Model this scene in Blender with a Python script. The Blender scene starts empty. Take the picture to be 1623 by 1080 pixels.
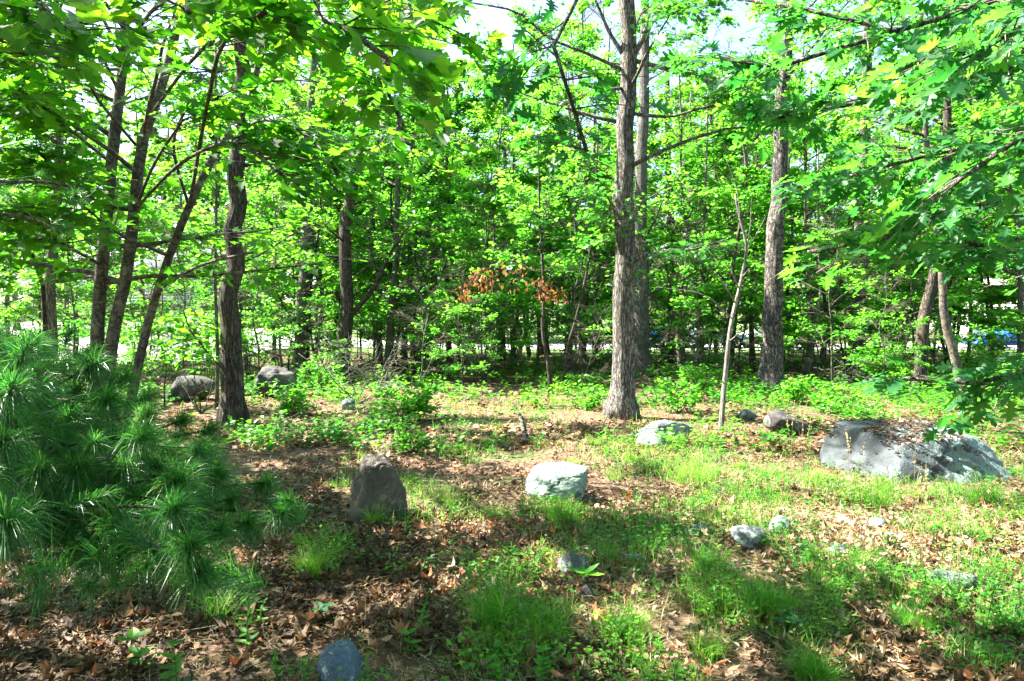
import bpy, math, random
import numpy as np
from mathutils import Vector, Matrix
from mathutils.geometry import tessellate_polygon

# ------------------------------------------------------------------ camera, world, sun, exposure
scene = bpy.context.scene
COL = scene.collection
PITCH = math.radians(1.0)
EYE = 1.6
FPX = 1082.0
CX, CY = 811.5, 540.0
cam_d = bpy.data.cameras.new('camera')
cam_d.sensor_width = 36.0
cam_d.lens = 24.0
cam_d.clip_start = 0.05
cam_d.clip_end = 2000.0
cam = bpy.data.objects.new('camera', cam_d)
COL.objects.link(cam)
cam.location = (0, 0, EYE)
cam.rotation_euler = (math.radians(90) - PITCH, 0, 0)
scene.camera = cam

SUN = Vector((-0.66, 0.20, 0.80)).normalized()     # direction towards the sun
world = bpy.data.worlds.new("World")
scene.world = world
world.use_nodes = True
wn = world.node_tree
bg = wn.nodes['Background']
sky = wn.nodes.new('ShaderNodeTexSky')
sky.sky_type = 'NISHITA'
sky.sun_disc = False
sky.sun_elevation = math.asin(SUN.z)
sky.sun_rotation = math.atan2(SUN.x, SUN.y)
sky.air_density = 1.0
sky.dust_density = 1.5
wn.links.new(sky.outputs[0], bg.inputs[0])
bg.inputs[1].default_value = 0.06
sun_d = bpy.data.lights.new('sun', 'SUN')
sun_d.energy = 5.0
sun_d.angle = math.radians(0.6)
sun_d.color = (1.0, 0.94, 0.85)
sun_o = bpy.data.objects.new('sun', sun_d)
COL.objects.link(sun_o)
sun_o.rotation_euler = SUN.to_track_quat('Z', 'Y').to_euler()
vs = scene.view_settings
vs.view_transform = 'Standard'
vs.look = 'None'
vs.gamma = 1.0
vs.use_curve_mapping = False
vs.exposure = 3.3
scene.render.engine = 'CYCLES'
scene.cycles.max_bounces = 8
scene.cycles.diffuse_bounces = 7
scene.cycles.glossy_bounces = 2
scene.cycles.transmission_bounces = 7
scene.cycles.transparent_max_bounces = 4
scene.cycles.caustics_reflective = False
scene.cycles.caustics_refractive = False
scene.cycles.use_denoising = True

SX, SY, SZ = SUN

# ------------------------------------------------------------------ numeric helpers
def vnoise(p):
    p = np.asarray(p, float)
    i = np.floor(p).astype(np.int64)
    f = p - i
    f = f * f * (3 - 2 * f)
    def h(a, b, c):
        n = (a * 374761393 + b * 668265263 + c * 1442695041) & 0x7fffffff
        n = ((n ^ (n >> 13)) * 1274126177) & 0x7fffffff
        n = (n ^ (n >> 16)) & 0xffff
        return n / 65535.0
    x, y, z = i[..., 0], i[..., 1], i[..., 2]
    fx, fy, fz = f[..., 0], f[..., 1], f[..., 2]
    def l(a, b, t): return a + (b - a) * t
    return l(l(l(h(x, y, z), h(x+1, y, z), fx), l(h(x, y+1, z), h(x+1, y+1, z), fx), fy),
             l(l(h(x, y, z+1), h(x+1, y, z+1), fx), l(h(x, y+1, z+1), h(x+1, y+1, z+1), fx), fy), fz)

def fbm(p, o=4):
    p = np.asarray(p, float)
    s = 0; a = 0.5; t = 0
    for k in range(o):
        s = s + a * vnoise(p * (2 ** k) + 17.3 * k); t += a; a *= 0.5
    return s / t

def n2(x, y, s, seed=0.0, o=3):
    x = np.asarray(x, float); y = np.asarray(y, float)
    return fbm(np.stack([x * s + seed, y * s + seed * 1.7, np.full_like(x, seed)], -1), o)

def sstep(a, b, x):
    t = np.clip((np.asarray(x, float) - a) / (b - a), 0, 1)
    return t * t * (3 - 2 * t)

def g(x, y):
    x = np.asarray(x, float); y = np.asarray(y, float)
    z = 0.26 * (n2(x, y, 0.22, 3.0, 2) - 0.5) + 0.09 * (n2(x, y, 1.3, 9.0, 3) - 0.5)
    z = z * sstep(0.0, 4, np.hypot(x, y)) * (1 - sstep(36, 42, y))
    rise = sstep(26, 75, y) * (0.9 + 3.4 * sstep(-4, -26, x)) + sstep(80, 220, y) * 6
    return z + rise

def gz(x, y): return float(g(np.array([x]), np.array([y]))[0])

cp, sp = math.cos(PITCH), math.sin(PITCH)
def P(px, py, d):
    u = (px - CX) / FPX; v = (CY - py) / FPX
    return np.array([u * d, d * (cp + v * sp), EYE + d * (v * cp - sp)])

def G(px, py):
    lo, hi = 0.5, 0.5
    d = 1.0
    while d < 400:
        p = P(px, py, d)
        if p[2] <= gz(p[0], p[1]): break
        d *= 1.02
    lo, hi = d / 1.02, d
    for _ in range(18):
        m = (lo + hi) / 2
        p = P(px, py, m)
        if p[2] <= gz(p[0], p[1]): hi = m
        else: lo = m
    p = P(px, py, hi)
    return np.array([p[0], p[1], gz(p[0], p[1])])

def proj(x, y, z):
    zz = z - EYE
    dep = y * cp - zz * sp
    up = y * sp + zz * cp
    dd = np.maximum(dep, 0.05)
    return CX + x / dd * FPX, CY - up / dd * FPX, dep

# ground sun patches; leaves towards the sun are cut away to light them
LIT = [(640, 790, 80, 30, .6), (720, 800, 90, 40, .9), (890, 765, 90, 60, 1), (1010, 780, 70, 45, .6), (1160, 775, 110, 55, 1), (1350, 810, 140, 45, .95),
       (1230, 840, 70, 40, .8), (1500, 705, 110, 55, .95), (1090, 710, 110, 35, .8), (930, 715, 50, 18, .9), (560, 690, 110, 16, .8),
       (780, 680, 120, 12, .7), (870, 655, 70, 8, .8), (1400, 627, 60, 14, 1), (1540, 630, 110, 26, .95), (1200, 660, 60, 12, .9),
       (1060, 990, 120, 70, .75), (1180, 940, 80, 60, .6), (1400, 960, 190, 110, .5), (1560, 860, 120, 100, .65), (870, 920, 60, 60, .5), (912, 888, 60, 34, .95),
       (250, 1000, 40, 20, .7), (30, 990, 30, 30, .5), (780, 830, 60, 30, .8), (420, 700, 60, 14, .6), (860, 590, 110, 8, .9),
       (600, 1000, 120, 60, .45), (740, 910, 150, 60, .5), (480, 900, 80, 60, .35), (620, 860, 70, 40, .45), (700, 610, 40, 6, .7), (480, 640, 70, 8, .7), (1300, 700, 60, 10, .7), (1110, 1060, 130, 50, .7), (240, 680, 60, 60, .5)]
LIT = np.array(LIT)
def litmask(x, y):
    px, py, dep = proj(x, y, g(x, y))
    m = np.zeros_like(px)
    for a, b, rx, ry, s in LIT:
        q = ((px - a) / rx) ** 2 + ((py - b) / ry) ** 2
        m = np.maximum(m, s * np.clip(1.5 - q, 0, 1))
    fl = n2(x, y, 2.2, 41.0, 3)
    fl3 = n2(x, y, 4.5, 47.0, 2)
    fleck = np.maximum(np.clip((fl - 0.59) * 9, 0, 1) * 0.5, np.clip((fl3 - .66) * 10, 0, 1) * .7) * (px > 380)
    edge = np.clip((n2(x, y, 1.7, 77.0, 3) - 0.31) * 7, 0, 1)
    m = np.maximum(m * edge, fleck)
    pine_sun = np.clip(1.5 - ((x - .1) / 1.0) ** 2 - ((y - 2.0) / .8) ** 2, 0, 1) * np.clip((n2(x, y, 2.6, 19.0, 3) - .40) * 7, 0, 1)
    m = np.maximum(m, .5 * pine_sun)
    m = np.where((dep < 0.6), np.clip(.8 * pine_sun, 0, 1), m)
    far = sstep(11, 20, y)
    fl2 = np.clip((n2(x, y, 0.7, 13.0, 2) - 0.65) * 8, 0, 1) * 0.6
    bright_right = sstep(3, 9, x) * 0.18
    m = np.maximum(m, far * np.clip(fl2 + bright_right, 0, 1))
    return m

def gapmask3(p):
    h = p[:, 2]
    return litmask(p[:, 0] - SX / SZ * h, p[:, 1] - SY / SZ * h)

def gapcull(p, rng, k=0.97):
    h = p[:, 2]
    gx = p[:, 0] - SX / SZ * h
    gy = p[:, 1] - SY / SZ * h
    return rng.random(len(p)) > np.clip(litmask(gx, gy), 0, 1) ** .45 * k

# ------------------------------------------------------------------ mesh helpers
def build(name, verts, faces_flat, sizes, mat=None, tone=None, smooth=False, parent=None, loc=None):
    """verts (n,3); faces_flat: concatenated indices; sizes: verts per face; tone per face"""
    me = bpy.data.meshes.new(name)
    verts = np.asarray(verts, np.float32).reshape(-1, 3)
    faces_flat = np.asarray(faces_flat, np.int32).ravel()
    sizes = np.asarray(sizes, np.int32).ravel()
    me.vertices.add(len(verts)); me.vertices.foreach_set('co', verts.ravel())
    me.loops.add(len(faces_flat)); me.loops.foreach_set('vertex_index', faces_flat)
    me.polygons.add(len(sizes))
    st = np.zeros(len(sizes), np.int32); st[1:] = np.cumsum(sizes)[:-1]
    me.polygons.foreach_set('loop_start', st)
    if smooth:
        me.polygons.foreach_set('use_smooth', np.ones(len(sizes), bool))
    if tone is not None:
        at = me.attributes.new('tone', 'FLOAT', 'FACE')
        at.data.foreach_set('value', np.asarray(tone, np.float32).ravel())
    me.update(calc_edges=True)
    if mat: me.materials.append(mat)
    return link(name, me, parent, loc)

def link(name, me, parent=None, loc=None):
    o = bpy.data.objects.new(name, me)
    COL.objects.link(o)
    if parent is not None: o.parent = parent
    if loc is not None: o.location = loc
    return o

def tag(o, label=None, cat=None, group=None, kind=None):
    if label: o['label'] = label
    if cat: o['category'] = cat
    if group: o['group'] = group
    if kind: o['kind'] = kind
    return o

def thing(name, label, cat, loc=(0, 0, 0), group=None):
    o = bpy.data.objects.new(name, None)
    COL.objects.link(o)
    o.empty_display_size = 0.1
    o.location = loc
    return tag(o, label, cat, group)

class Acc:
    def __init__(s): s.v = []; s.f = []; s.n = []; s.t = []; s.c = 0
    def add(s, v, f, n, t=None):
        v = np.asarray(v, float).reshape(-1, 3)
        s.v.append(v); s.f.append(np.asarray(f).ravel() + s.c); s.n.append(np.asarray(n).ravel()); s.c += len(v)
        s.t.append(np.full(len(np.asarray(n).ravel()), 0.5) if t is None else np.broadcast_to(t, (len(np.asarray(n).ravel()),)))
    def build(s, name, mat, parent=None, smooth=False, loc=None, origin=None):
        v = np.concatenate(s.v)
        if origin is not None: v = v - np.asarray(origin)
        return build(name, v, np.concatenate(s.f), np.concatenate(s.n), mat, np.concatenate(s.t), smooth, parent, loc)

def tube_arrays(pts, rad, sides=8, cap=True, rough=0.0, seed=0.0, ridges=None):
    pts = np.asarray(pts, float); rad = np.asarray(rad, float)
    n = len(pts)
    tan = np.gradient(pts, axis=0)
    tan /= np.linalg.norm(tan, axis=1, keepdims=True) + 1e-9
    ref = np.array([1.0, 0.13, 0.0]) if abs(tan[0][0]) < 0.8 else np.array([0, 1.0, 0.1])
    u = ref - tan * (tan @ ref)[:, None]
    u /= np.linalg.norm(u, axis=1, keepdims=True) + 1e-9
    w = np.cross(tan, u)
    a = np.linspace(0, 2 * np.pi, sides, endpoint=False)
    ca, sa = np.cos(a), np.sin(a)
    r = np.repeat(rad[:, None], sides, 1)
    if rough:
        s = np.concatenate([[0], np.cumsum(np.linalg.norm(np.diff(pts, axis=0), axis=1))])
        q = np.stack([np.broadcast_to(ca * 1.4, r.shape), np.broadcast_to(sa * 1.4, r.shape), np.broadcast_to(s[:, None] * 1.1, r.shape) + seed], -1)
        r = r * (1 + rough * (fbm(q, 3) - 0.5) * 2)
    if ridges:
        s = np.concatenate([[0], np.cumsum(np.linalg.norm(np.diff(pts, axis=0), axis=1))])
        k, amp, vs_ = ridges
        q = np.stack([np.broadcast_to(ca * k, r.shape), np.broadcast_to(sa * k, r.shape), np.broadcast_to(s[:, None] * vs_, r.shape) + seed], -1)
        f = np.abs(fbm(q, 3) - 0.5) * 2
        r = r + amp * (np.clip(f * 2.2, 0, 1) - 0.7)
    v = pts[:, None, :] + r[..., None] * (ca[None, :, None] * u[:, None, :] + sa[None, :, None] * w[:, None, :])
    v = v.reshape(-1, 3)
    i = np.arange(n - 1)[:, None] * sides; j = np.arange(sides)[None, :]; j2 = (j + 1) % sides
    q = np.stack([i + j, i + j2, i + sides + j2, i + sides + j], -1).reshape(-1, 4)
    f = q.ravel(); sz = np.full(len(q), 4)
    if cap:
        top = (n - 1) * sides + np.arange(sides)
        f = np.concatenate([f, top, np.arange(sides)[::-1]]); sz = np.concatenate([sz, [sides, sides]])
    return v, f, sz

def smooth_path(pts, n):
    pts = np.asarray(pts, float)
    m = len(pts)
    if m < 3:
        t = np.linspace(0, 1, n)[:, None]
        return pts[0] * (1 - t) + pts[-1] * t
    seg = np.linalg.norm(np.diff(pts, axis=0), axis=1)
    s = np.concatenate([[0], np.cumsum(seg)]); s /= s[-1]
    tq = np.linspace(0, 1, n)
    out = np.zeros((n, 3))
    d = np.gradient(pts, s, axis=0)
    for k, t in enumerate(tq):
        i = min(np.searchsorted(s, t, 'right') - 1, m - 2); i = max(i, 0)
        h = s[i + 1] - s[i]; x = (t - s[i]) / h
        h00 = 2*x**3-3*x**2+1; h10 = x**3-2*x**2+x; h01 = -2*x**3+3*x**2; h11 = x**3-x**2
        out[k] = h00*pts[i] + h10*h*d[i] + h01*pts[i+1] + h11*h*d[i+1]
    return out

def thin_tubes(acc, S, M, E, r0, r1, tone=None):
    """many 3-sided, 2-segment tubes at once"""
    N = len(S)
    if N == 0: return
    V = np.zeros((N, 9, 3))
    for k, (c, r) in enumerate(((S, r0), (M, (np.asarray(r0) + np.asarray(r1)) / 2), (E, r1))):
        t = (M - S) if k == 0 else (E - M)
        t = t / (np.linalg.norm(t, axis=1, keepdims=True) + 1e-9)
        ref = np.where(np.abs(t[:, 2:3]) > 0.8, np.array([[1.0, 0, 0]]), np.array([[0, 0, 1.0]]))
        u = np.cross(t, ref); u /= np.linalg.norm(u, axis=1, keepdims=True) + 1e-9
        w = np.cross(t, u)
        rr = np.broadcast_to(np.asarray(r, float), (N,))[:, None]
        for j in range(3):
            a = j * 2.0944
            V[:, k * 3 + j] = c + rr * (math.cos(a) * u + math.sin(a) * w)
    fl = []
    for k in range(2):
        for j in range(3):
            j2 = (j + 1) % 3
            fl.append([k*3+j, k*3+j2, k*3+3+j2, k*3+3+j])
    fl = np.array(fl)
    F = (np.arange(N)[:, None, None] * 9 + fl[None]).ravel()
    acc.add(V.reshape(-1, 3), F, np.full(N * 6, 4), None if tone is None else np.repeat(np.broadcast_to(tone, (N,)), 6))

# ------------------------------------------------------------------ leaf templates
def leaf_template(outline, fold=0.25, curl=0.0, tess=False, twist=0.0, wav=0.0, mid=4):
    """outline: right half (x>=0), from petiole (0,0) to tip (0,1). returns verts, list of faces"""
    o = np.array(outline, float)
    R = o[1:-1]; k = len(R)
    if mid:
        mids = np.stack([np.zeros(mid), np.linspace(0, 1, mid)], 1)
    else:
        mids = np.array([[0, 0], [0, 1.0]])
    nm = len(mids)
    V = np.concatenate([mids, R, R * [-1, 1]])
    right = list(range(nm)) ; rp = [nm + i for i in range(k)]; lp = [nm + k + i for i in range(k)]
    polyR = [0] + rp + [nm - 1] + list(range(nm - 2, 0, -1))
    polyL = [0] + list(range(1, nm)) + lp[::-1]
    faces = []
    if tess:
        for poly in (polyR, polyL):
            tris = tessellate_polygon([[Vector((V[i][0], V[i][1], 0)) for i in poly]])
            for t in tris: faces.append([poly[t[0]], poly[t[1]], poly[t[2]]])
    else:
        faces = [polyR, polyL]
    z = fold * np.abs(V[:, 0])
    if tess:
        z = z + curl * ((V[:, 1] - 0.5) ** 2 * 1.5 + V[:, 0] ** 2 * 2.0) + twist * V[:, 0] * (V[:, 1] - 0.3) + wav * np.sin(V[:, 1] * 9 + V[:, 0] * 7)
    W = np.stack([V[:, 0], V[:, 1], z], 1)
    return W, faces

MAPLE = [(0, 0), (.10, -.03), (.36, -.06), (.30, .12), (.44, .16), (.62, .40), (.40, .40), (.24, .47), (.28, .70), (.15, .74), (0, 1)]
OAK = [(0, 0), (.05, .10), (.22, .16), (.09, .26), (.33, .40), (.36, .50), (.11, .47), (.32, .70), (.28, .78), (.09, .70), (.13, .88), (0, 1)]
OVAL = [(0, 0), (.17, .22), (.23, .48), (.13, .78), (0, 1)]
BROAD = [(0, 0), (.22, .12), (.33, .38), (.24, .70), (0, 1)]
LITE = [(0, 0), (.34, .10), (.22, .28), (.42, .52), (.16, .62), (0, 1)]
KITE = [(0, 0), (.34, .42), (0, 1)]
T_MAPLE = leaf_template(MAPLE, .22, mid=0)
T_OAK = leaf_template(OAK, .22, mid=0)
T_LITE = leaf_template(LITE, .25, mid=0)
T_OVAL = leaf_template(OVAL, .25, mid=0)
T_KITE = leaf_template(KITE, .25, mid=0)
T_BROAD = leaf_template(BROAD, .25, mid=0)

def leaf_arrays(tpl, pos, axis, nrm, size, tone, acc, width=1.0):
    V, F = tpl
    N = len(pos)
    if N == 0: return
    axis = axis / (np.linalg.norm(axis, axis=1, keepdims=True) + 1e-9)
    side = np.cross(axis, nrm); side /= np.linalg.norm(side, axis=1, keepdims=True) + 1e-9
    nn = np.cross(side, axis)
    sz = np.broadcast_to(np.asarray(size, float), (N,))[:, None, None]
    W = pos[:, None, :] + sz * (V[None, :, 0:1] * width * side[:, None, :] + V[None, :, 1:2] * axis[:, None, :] + V[None, :, 2:3] * nn[:, None, :])
    fl = np.concatenate([np.array(f) for f in F]); ns = np.array([len(f) for f in F])
    K = len(V)
    idx = (np.arange(N)[:, None] * K + fl[None, :]).ravel()
    acc.add(W.reshape(-1, 3), idx, np.tile(ns, N), np.repeat(np.broadcast_to(tone, (N,)), len(F)))

# ------------------------------------------------------------------ materials
def newmat(name):
    m = bpy.data.materials.new(name); m.use_nodes = True
    nt = m.node_tree
    return m, nt, nt.nodes['Principled BSDF'], nt.nodes['Material Output']

def ramp(nt, stops, fac=None, interp='LINEAR'):
    r = nt.nodes.new('ShaderNodeValToRGB')
    r.color_ramp.interpolation = interp
    el = r.color_ramp.elements
    while len(el) < len(stops): el.new(0.5)
    for e, (p, c) in zip(el, stops):
        e.position = p; e.color = (*c, 1)
    if fac is not None: nt.links.new(fac, r.inputs[0])
    return r

def noise(nt, scale, detail=4, rough=0.55, vec=None, dist=0.0):
    n = nt.nodes.new('ShaderNodeTexNoise')
    n.inputs['Scale'].default_value = scale; n.inputs['Detail'].default_value = detail
    n.inputs['Roughness'].default_value = rough; n.inputs['Distortion'].default_value = dist
    if vec is not None: nt.links.new(vec, n.inputs['Vector'])
    return n

def mapped(nt, scale=(1, 1, 1), coord='Object'):
    tc = nt.nodes.new('ShaderNodeTexCoord'); mp = nt.nodes.new('ShaderNodeMapping')
    mp.inputs['Scale'].default_value = scale
    nt.links.new(tc.outputs[coord], mp.inputs['Vector'])
    return mp.outputs[0]

def mixc(nt, fac, a, b, mode='MIX'):
    m = nt.nodes.new('ShaderNodeMix'); m.data_type = 'RGBA'; m.blend_type = mode
    for sock, val in ((m.inputs[0], fac), (m.inputs[6], a), (m.inputs[7], b)):
        if isinstance(val, (int, float)): sock.default_value = val
        elif isinstance(val, tuple): sock.default_value = (*val, 1)
        else: nt.links.new(val, sock)
    return m.outputs[2]

def bump(nt, bsdf, h, strength=0.5, dist=0.02):
    b = nt.nodes.new('ShaderNodeBump')
    b.inputs['Strength'].default_value = strength; b.inputs['Distance'].default_value = dist
    nt.links.new(h, b.inputs['Height']); nt.links.new(b.outputs[0], bsdf.inputs['Normal'])

def leaf_mat(name, refl, trans, tw=0.45, rough=0.5, spec=0.22):
    m, nt, b, out = newmat(name)
    at = nt.nodes.new('ShaderNodeAttribute'); at.attribute_name = 'tone'
    k = len(refl)
    r1 = ramp(nt, [(i / (k - 1), c) for i, c in enumerate(refl)], at.outputs['Fac'])
    r2 = ramp(nt, [(i / (len(trans) - 1), c) for i, c in enumerate(trans)], at.outputs['Fac'])
    nt.links.new(r1.outputs[0], b.inputs['Base Color'])
    b.inputs['Roughness'].default_value = rough
    b.inputs['Specular IOR Level'].default_value = spec
    t = nt.nodes.new('ShaderNodeBsdfTranslucent'); nt.links.new(r2.outputs[0], t.inputs[0])
    mx = nt.nodes.new('ShaderNodeMixShader'); mx.inputs[0].default_value = tw
    nt.links.new(b.outputs[0], mx.inputs[1]); nt.links.new(t.outputs[0], mx.inputs[2])
    nt.links.new(mx.outputs[0], out.inputs['Surface'])
    return m

M = {}
M['maple'] = leaf_mat('maple_leaf', [(.014, .075, .008), (.03, .12, .012), (.06, .17, .015)], [(.06, .34, .010), (.16, .52, .014), (.36, .66, .03)], .5)
M['oak'] = leaf_mat('oak_leaf', [(.012, .07, .022), (.02, .10, .03), (.04, .14, .025)], [(.03, .26, .03), (.08, .40, .03), (.2, .55, .03)], .42, .45, .28)
M['mid'] = leaf_mat('forest_leaf', [(.022, .105, .012), (.045, .155, .016), (.08, .20, .02)], [(.07, .42, .02), (.17, .60, .03), (.36, .70, .06)], .52)
M['far'] = leaf_mat('far_leaf', [(.03, .11, .014), (.06, .16, .018), (.10, .20, .03)], [(.10, .42, .02), (.22, .58, .04), (.42, .68, .08)], .5)
M['herb'] = leaf_mat('herb_leaf', [(.018, .10, .010), (.04, .16, .014), (.09, .22, .02)], [(.07, .38, .015), (.16, .55, .02), (.36, .68, .03)], .4)
M['darkherb'] = leaf_mat('dark_herb_leaf', [(.008, .06, .025), (.014, .08, .03), (.02, .10, .03)], [(.02, .16, .03), (.03, .2, .03), (.05, .25, .03)], .25, .35, .5)
M['grass'] = leaf_mat('grass_blade', [(.02, .11, .008), (.05, .18, .012), (.16, .24, .03), (.30, .24, .12)], [(.07, .42, .012), (.18, .58, .02), (.42, .6, .06), (.5, .42, .2)], .4, .5, .25)
M['needle'] = leaf_mat('pine_needle', [(.012, .060, .014), (.026, .115, .020), (.08, .20, .04)], [(.04, .24, .03), (.08, .38, .04), (.2, .48, .06)], .35, .38, .45)
M['litter'] = leaf_mat('dead_leaf', [(.025, .016, .009), (.065, .038, .019), (.13, .078, .038), (.27, .185, .10), (.48, .39, .26), (.26, .075, .02)],
                       [(.04, .015, .005), (.12, .05, .02), (.2, .1, .04), (.3, .16, .06), (.4, .24, .1), (.36, .08, .02)], .2, .6, .25)
M['withered'] = leaf_mat('withered_leaf', [(.12, .05, .02), (.2, .08, .03), (.26, .13, .05)], [(.22, .08, .02), (.28, .12, .03), (.34, .18, .06)], .35, .6, .2)
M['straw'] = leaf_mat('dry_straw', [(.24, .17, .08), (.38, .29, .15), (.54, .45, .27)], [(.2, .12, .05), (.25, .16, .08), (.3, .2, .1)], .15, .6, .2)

def bark_mat(name, dark, light, sx=9.0, sz=1.6, bs=1.0, moss=0.0, lich=0.0):
    m, nt, b, out = newmat(name)
    v = mapped(nt, (sx, sx, sz))
    n1 = noise(nt, 3.2, 6, .62, v, .6)
    n3 = noise(nt, 1.1, 3, .5, mapped(nt, (2.0, 2.0, 1.2)))
    wv = nt.nodes.new('ShaderNodeTexVoronoi'); wv.feature = 'DISTANCE_TO_EDGE'; wv.inputs['Scale'].default_value = 2.4
    mm = nt.nodes.new('ShaderNodeVectorMath'); mm.operation = 'MULTIPLY_ADD'
    nt.links.new(n1.outputs['Color'], mm.inputs[0]); mm.inputs[1].default_value = (1.1, 1.1, 1.1); nt.links.new(v, mm.inputs[2])
    nt.links.new(mm.outputs[0], wv.inputs['Vector'])
    rr = ramp(nt, [(0.0, (0, 0, 0)), (0.16, (1, 1, 1))], wv.outputs['Distance'])
    col = ramp(nt, [(0.3, dark), (0.72, light)], n1.outputs['Fac']).outputs[0]
    col = mixc(nt, rr.outputs[0], tuple(c * .35 for c in dark), col)
    tint = ramp(nt, [(0.35, (.75, .75, .78)), (0.65, (1.15, 1.12, 1.05))], n3.outputs['Fac'])
    col = mixc(nt, 1.0, col, tint.outputs[0], 'MULTIPLY')
    if lich:
        nl = noise(nt, 4.5, 5, .7, mapped(nt, (1.5, 1.5, 1.0)))
        rl = ramp(nt, [(.58, (0, 0, 0)), (.66, (lich, lich, lich))], nl.outputs['Fac'])
        col = mixc(nt, rl.outputs[0], col, (.34, .38, .33))
    if moss:
        nl = noise(nt, 3.0, 5, .7, mapped(nt, (1.5, 1.5, .8)))
        rl = ramp(nt, [(.5, (0, 0, 0)), (.68, (moss, moss, moss))], nl.outputs['Fac'])
        col = mixc(nt, rl.outputs[0], col, (.05, .09, .02))
    nt.links.new(col, b.inputs['Base Color'])
    b.inputs['Roughness'].default_value = .85; b.inputs['Specular IOR Level'].default_value = .2
    hh = nt.nodes.new('ShaderNodeMath'); hh.operation = 'MULTIPLY_ADD'
    nt.links.new(rr.outputs[0], hh.inputs[0]); hh.inputs[1].default_value = 0.7; nt.links.new(n1.outputs['Fac'], hh.inputs[2])
    bump(nt, b, hh.outputs[0], bs, .03)
    return m
M['bark_oak'] = bark_mat('oak_bark', (.10, .085, .07), (.34, .31, .28), 10, 1.8, 1.0, lich=.5)
M['bark_grey'] = bark_mat('grey_bark', (.10, .09, .075), (.26, .245, .22), 12, 2.0, .8, lich=.3)
M['bark_dark'] = bark_mat('dark_bark', (.045, .035, .027), (.16, .125, .10), 9, 2.2, 1.0)
M['bark_pine'] = bark_mat('plated_bark', (.05, .04, .034), (.27, .25, .23), 5.5, 2.0, 1.0)
M['bark_smooth'] = bark_mat('smooth_bark', (.07, .06, .05), (.17, .145, .12), 3, 3, .35, lich=.25)
M['bark_brown'] = bark_mat('brown_bark', (.06, .046, .036), (.17, .14, .115), 11, 1.6, 1.0, moss=.3)
M['bark_mossy'] = bark_mat('mossy_bark', (.07, .065, .045), (.22, .21, .16), 10, 2.0, .8, moss=.6)
M['deadwood'] = bark_mat('dead_wood', (.14, .13, .11), (.34, .32, .28), 14, .9, .5)
M['twig'] = bark_mat('twig_bark', (.09, .07, .055), (.22, .18, .15), 6, 6, .2)

def rock_mat(name, base_d, base_l, lich_c, lich_amt=0.5, lich_scale=3.0, moss=0.0, grad=0.0):
    m, nt, b, out = newmat(name)
    v = mapped(nt, (1, 1, 1.0))
    n1 = noise(nt, 6, 8, .65, v, .3)
    n2_ = noise(nt, lich_scale, 8, .72, v, .8)
    n4 = noise(nt, lich_scale * 7, 4, .7, v)
    n5 = noise(nt, 40, 4, .6, v)
    col = ramp(nt, [(.3, base_d), (.7, base_l)], n1.outputs['Fac']).outputs[0]
    s = nt.nodes.new('ShaderNodeMath'); s.operation = 'MULTIPLY_ADD'
    nt.links.new(n4.outputs['Fac'], s.inputs[0]); s.inputs[1].default_value = .35; nt.links.new(n2_.outputs['Fac'], s.inputs[2])
    e = .86 - .36 * lich_amt
    if grad:
        tc = nt.nodes.new('ShaderNodeTexCoord'); sp_n = nt.nodes.new('ShaderNodeSeparateXYZ'); nt.links.new(tc.outputs['Object'], sp_n.inputs[0])
        s2 = nt.nodes.new('ShaderNodeMath'); s2.operation = 'MULTIPLY_ADD'; s2.use_clamp = False
        nt.links.new(sp_n.outputs[0], s2.inputs[0]); s2.inputs[1].default_value = grad; nt.links.new(s.outputs[0], s2.inputs[2]); s = s2
    rl = ramp(nt, [(e - .02, (0, 0, 0)), (e + .02, (1, 1, 1))], s.outputs[0])
    lc = ramp(nt, [(.35, tuple(c * .6 for c in lich_c)), (.65, lich_c)], n5.outputs['Fac'])
    col = mixc(nt, rl.outputs[0], col, lc.outputs[0])
    if moss:
        nm = noise(nt, 2.5, 5, .65, v)
        rm = ramp(nt, [(.5, (0, 0, 0)), (.62, (moss, moss, moss))], nm.outputs['Fac'])
        col = mixc(nt, rm.outputs[0], col, (.05, .10, .02))
    nt.links.new(col, b.inputs['Base Color'])
    b.inputs['Roughness'].default_value = .8; b.inputs['Specular IOR Level'].default_value = .3
    h = nt.nodes.new('ShaderNodeMath'); h.operation = 'ADD'
    nt.links.new(n1.outputs['Fac'], h.inputs[0]); nt.links.new(n5.outputs['Fac'], h.inputs[1])
    bump(nt, b, h.outputs[0], .7, .02)
    return m
M['rock_boulder'] = rock_mat('boulder_stone', (.022, .028, .031), (.062, .075, .08), (.17, .23, .225), .48, 4.2, grad=.17)
M['rock_brown'] = rock_mat('brown_stone', (.04, .034, .028), (.10, .085, .07), (.20, .15, .09), .34, 4)
M['rock_green'] = rock_mat('lichened_stone', (.04, .055, .05), (.11, .145, .13), (.23, .30, .265), .58, 3.6, .25)
M['rock_grey'] = rock_mat('grey_stone', (.045, .05, .056), (.12, .135, .14), (.24, .28, .27), .48, 5)
M['rock_blue'] = rock_mat('blue_grey_stone', (.035, .055, .085), (.11, .145, .20), (.36, .40, .38), .33, 7)
M['rock_dark'] = rock_mat('dark_stone', (.02, .018, .018), (.06, .055, .055), (.16, .16, .15), .3, 3, .25)  # darker stone; puts the shade of the back rocks into their colour

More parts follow.
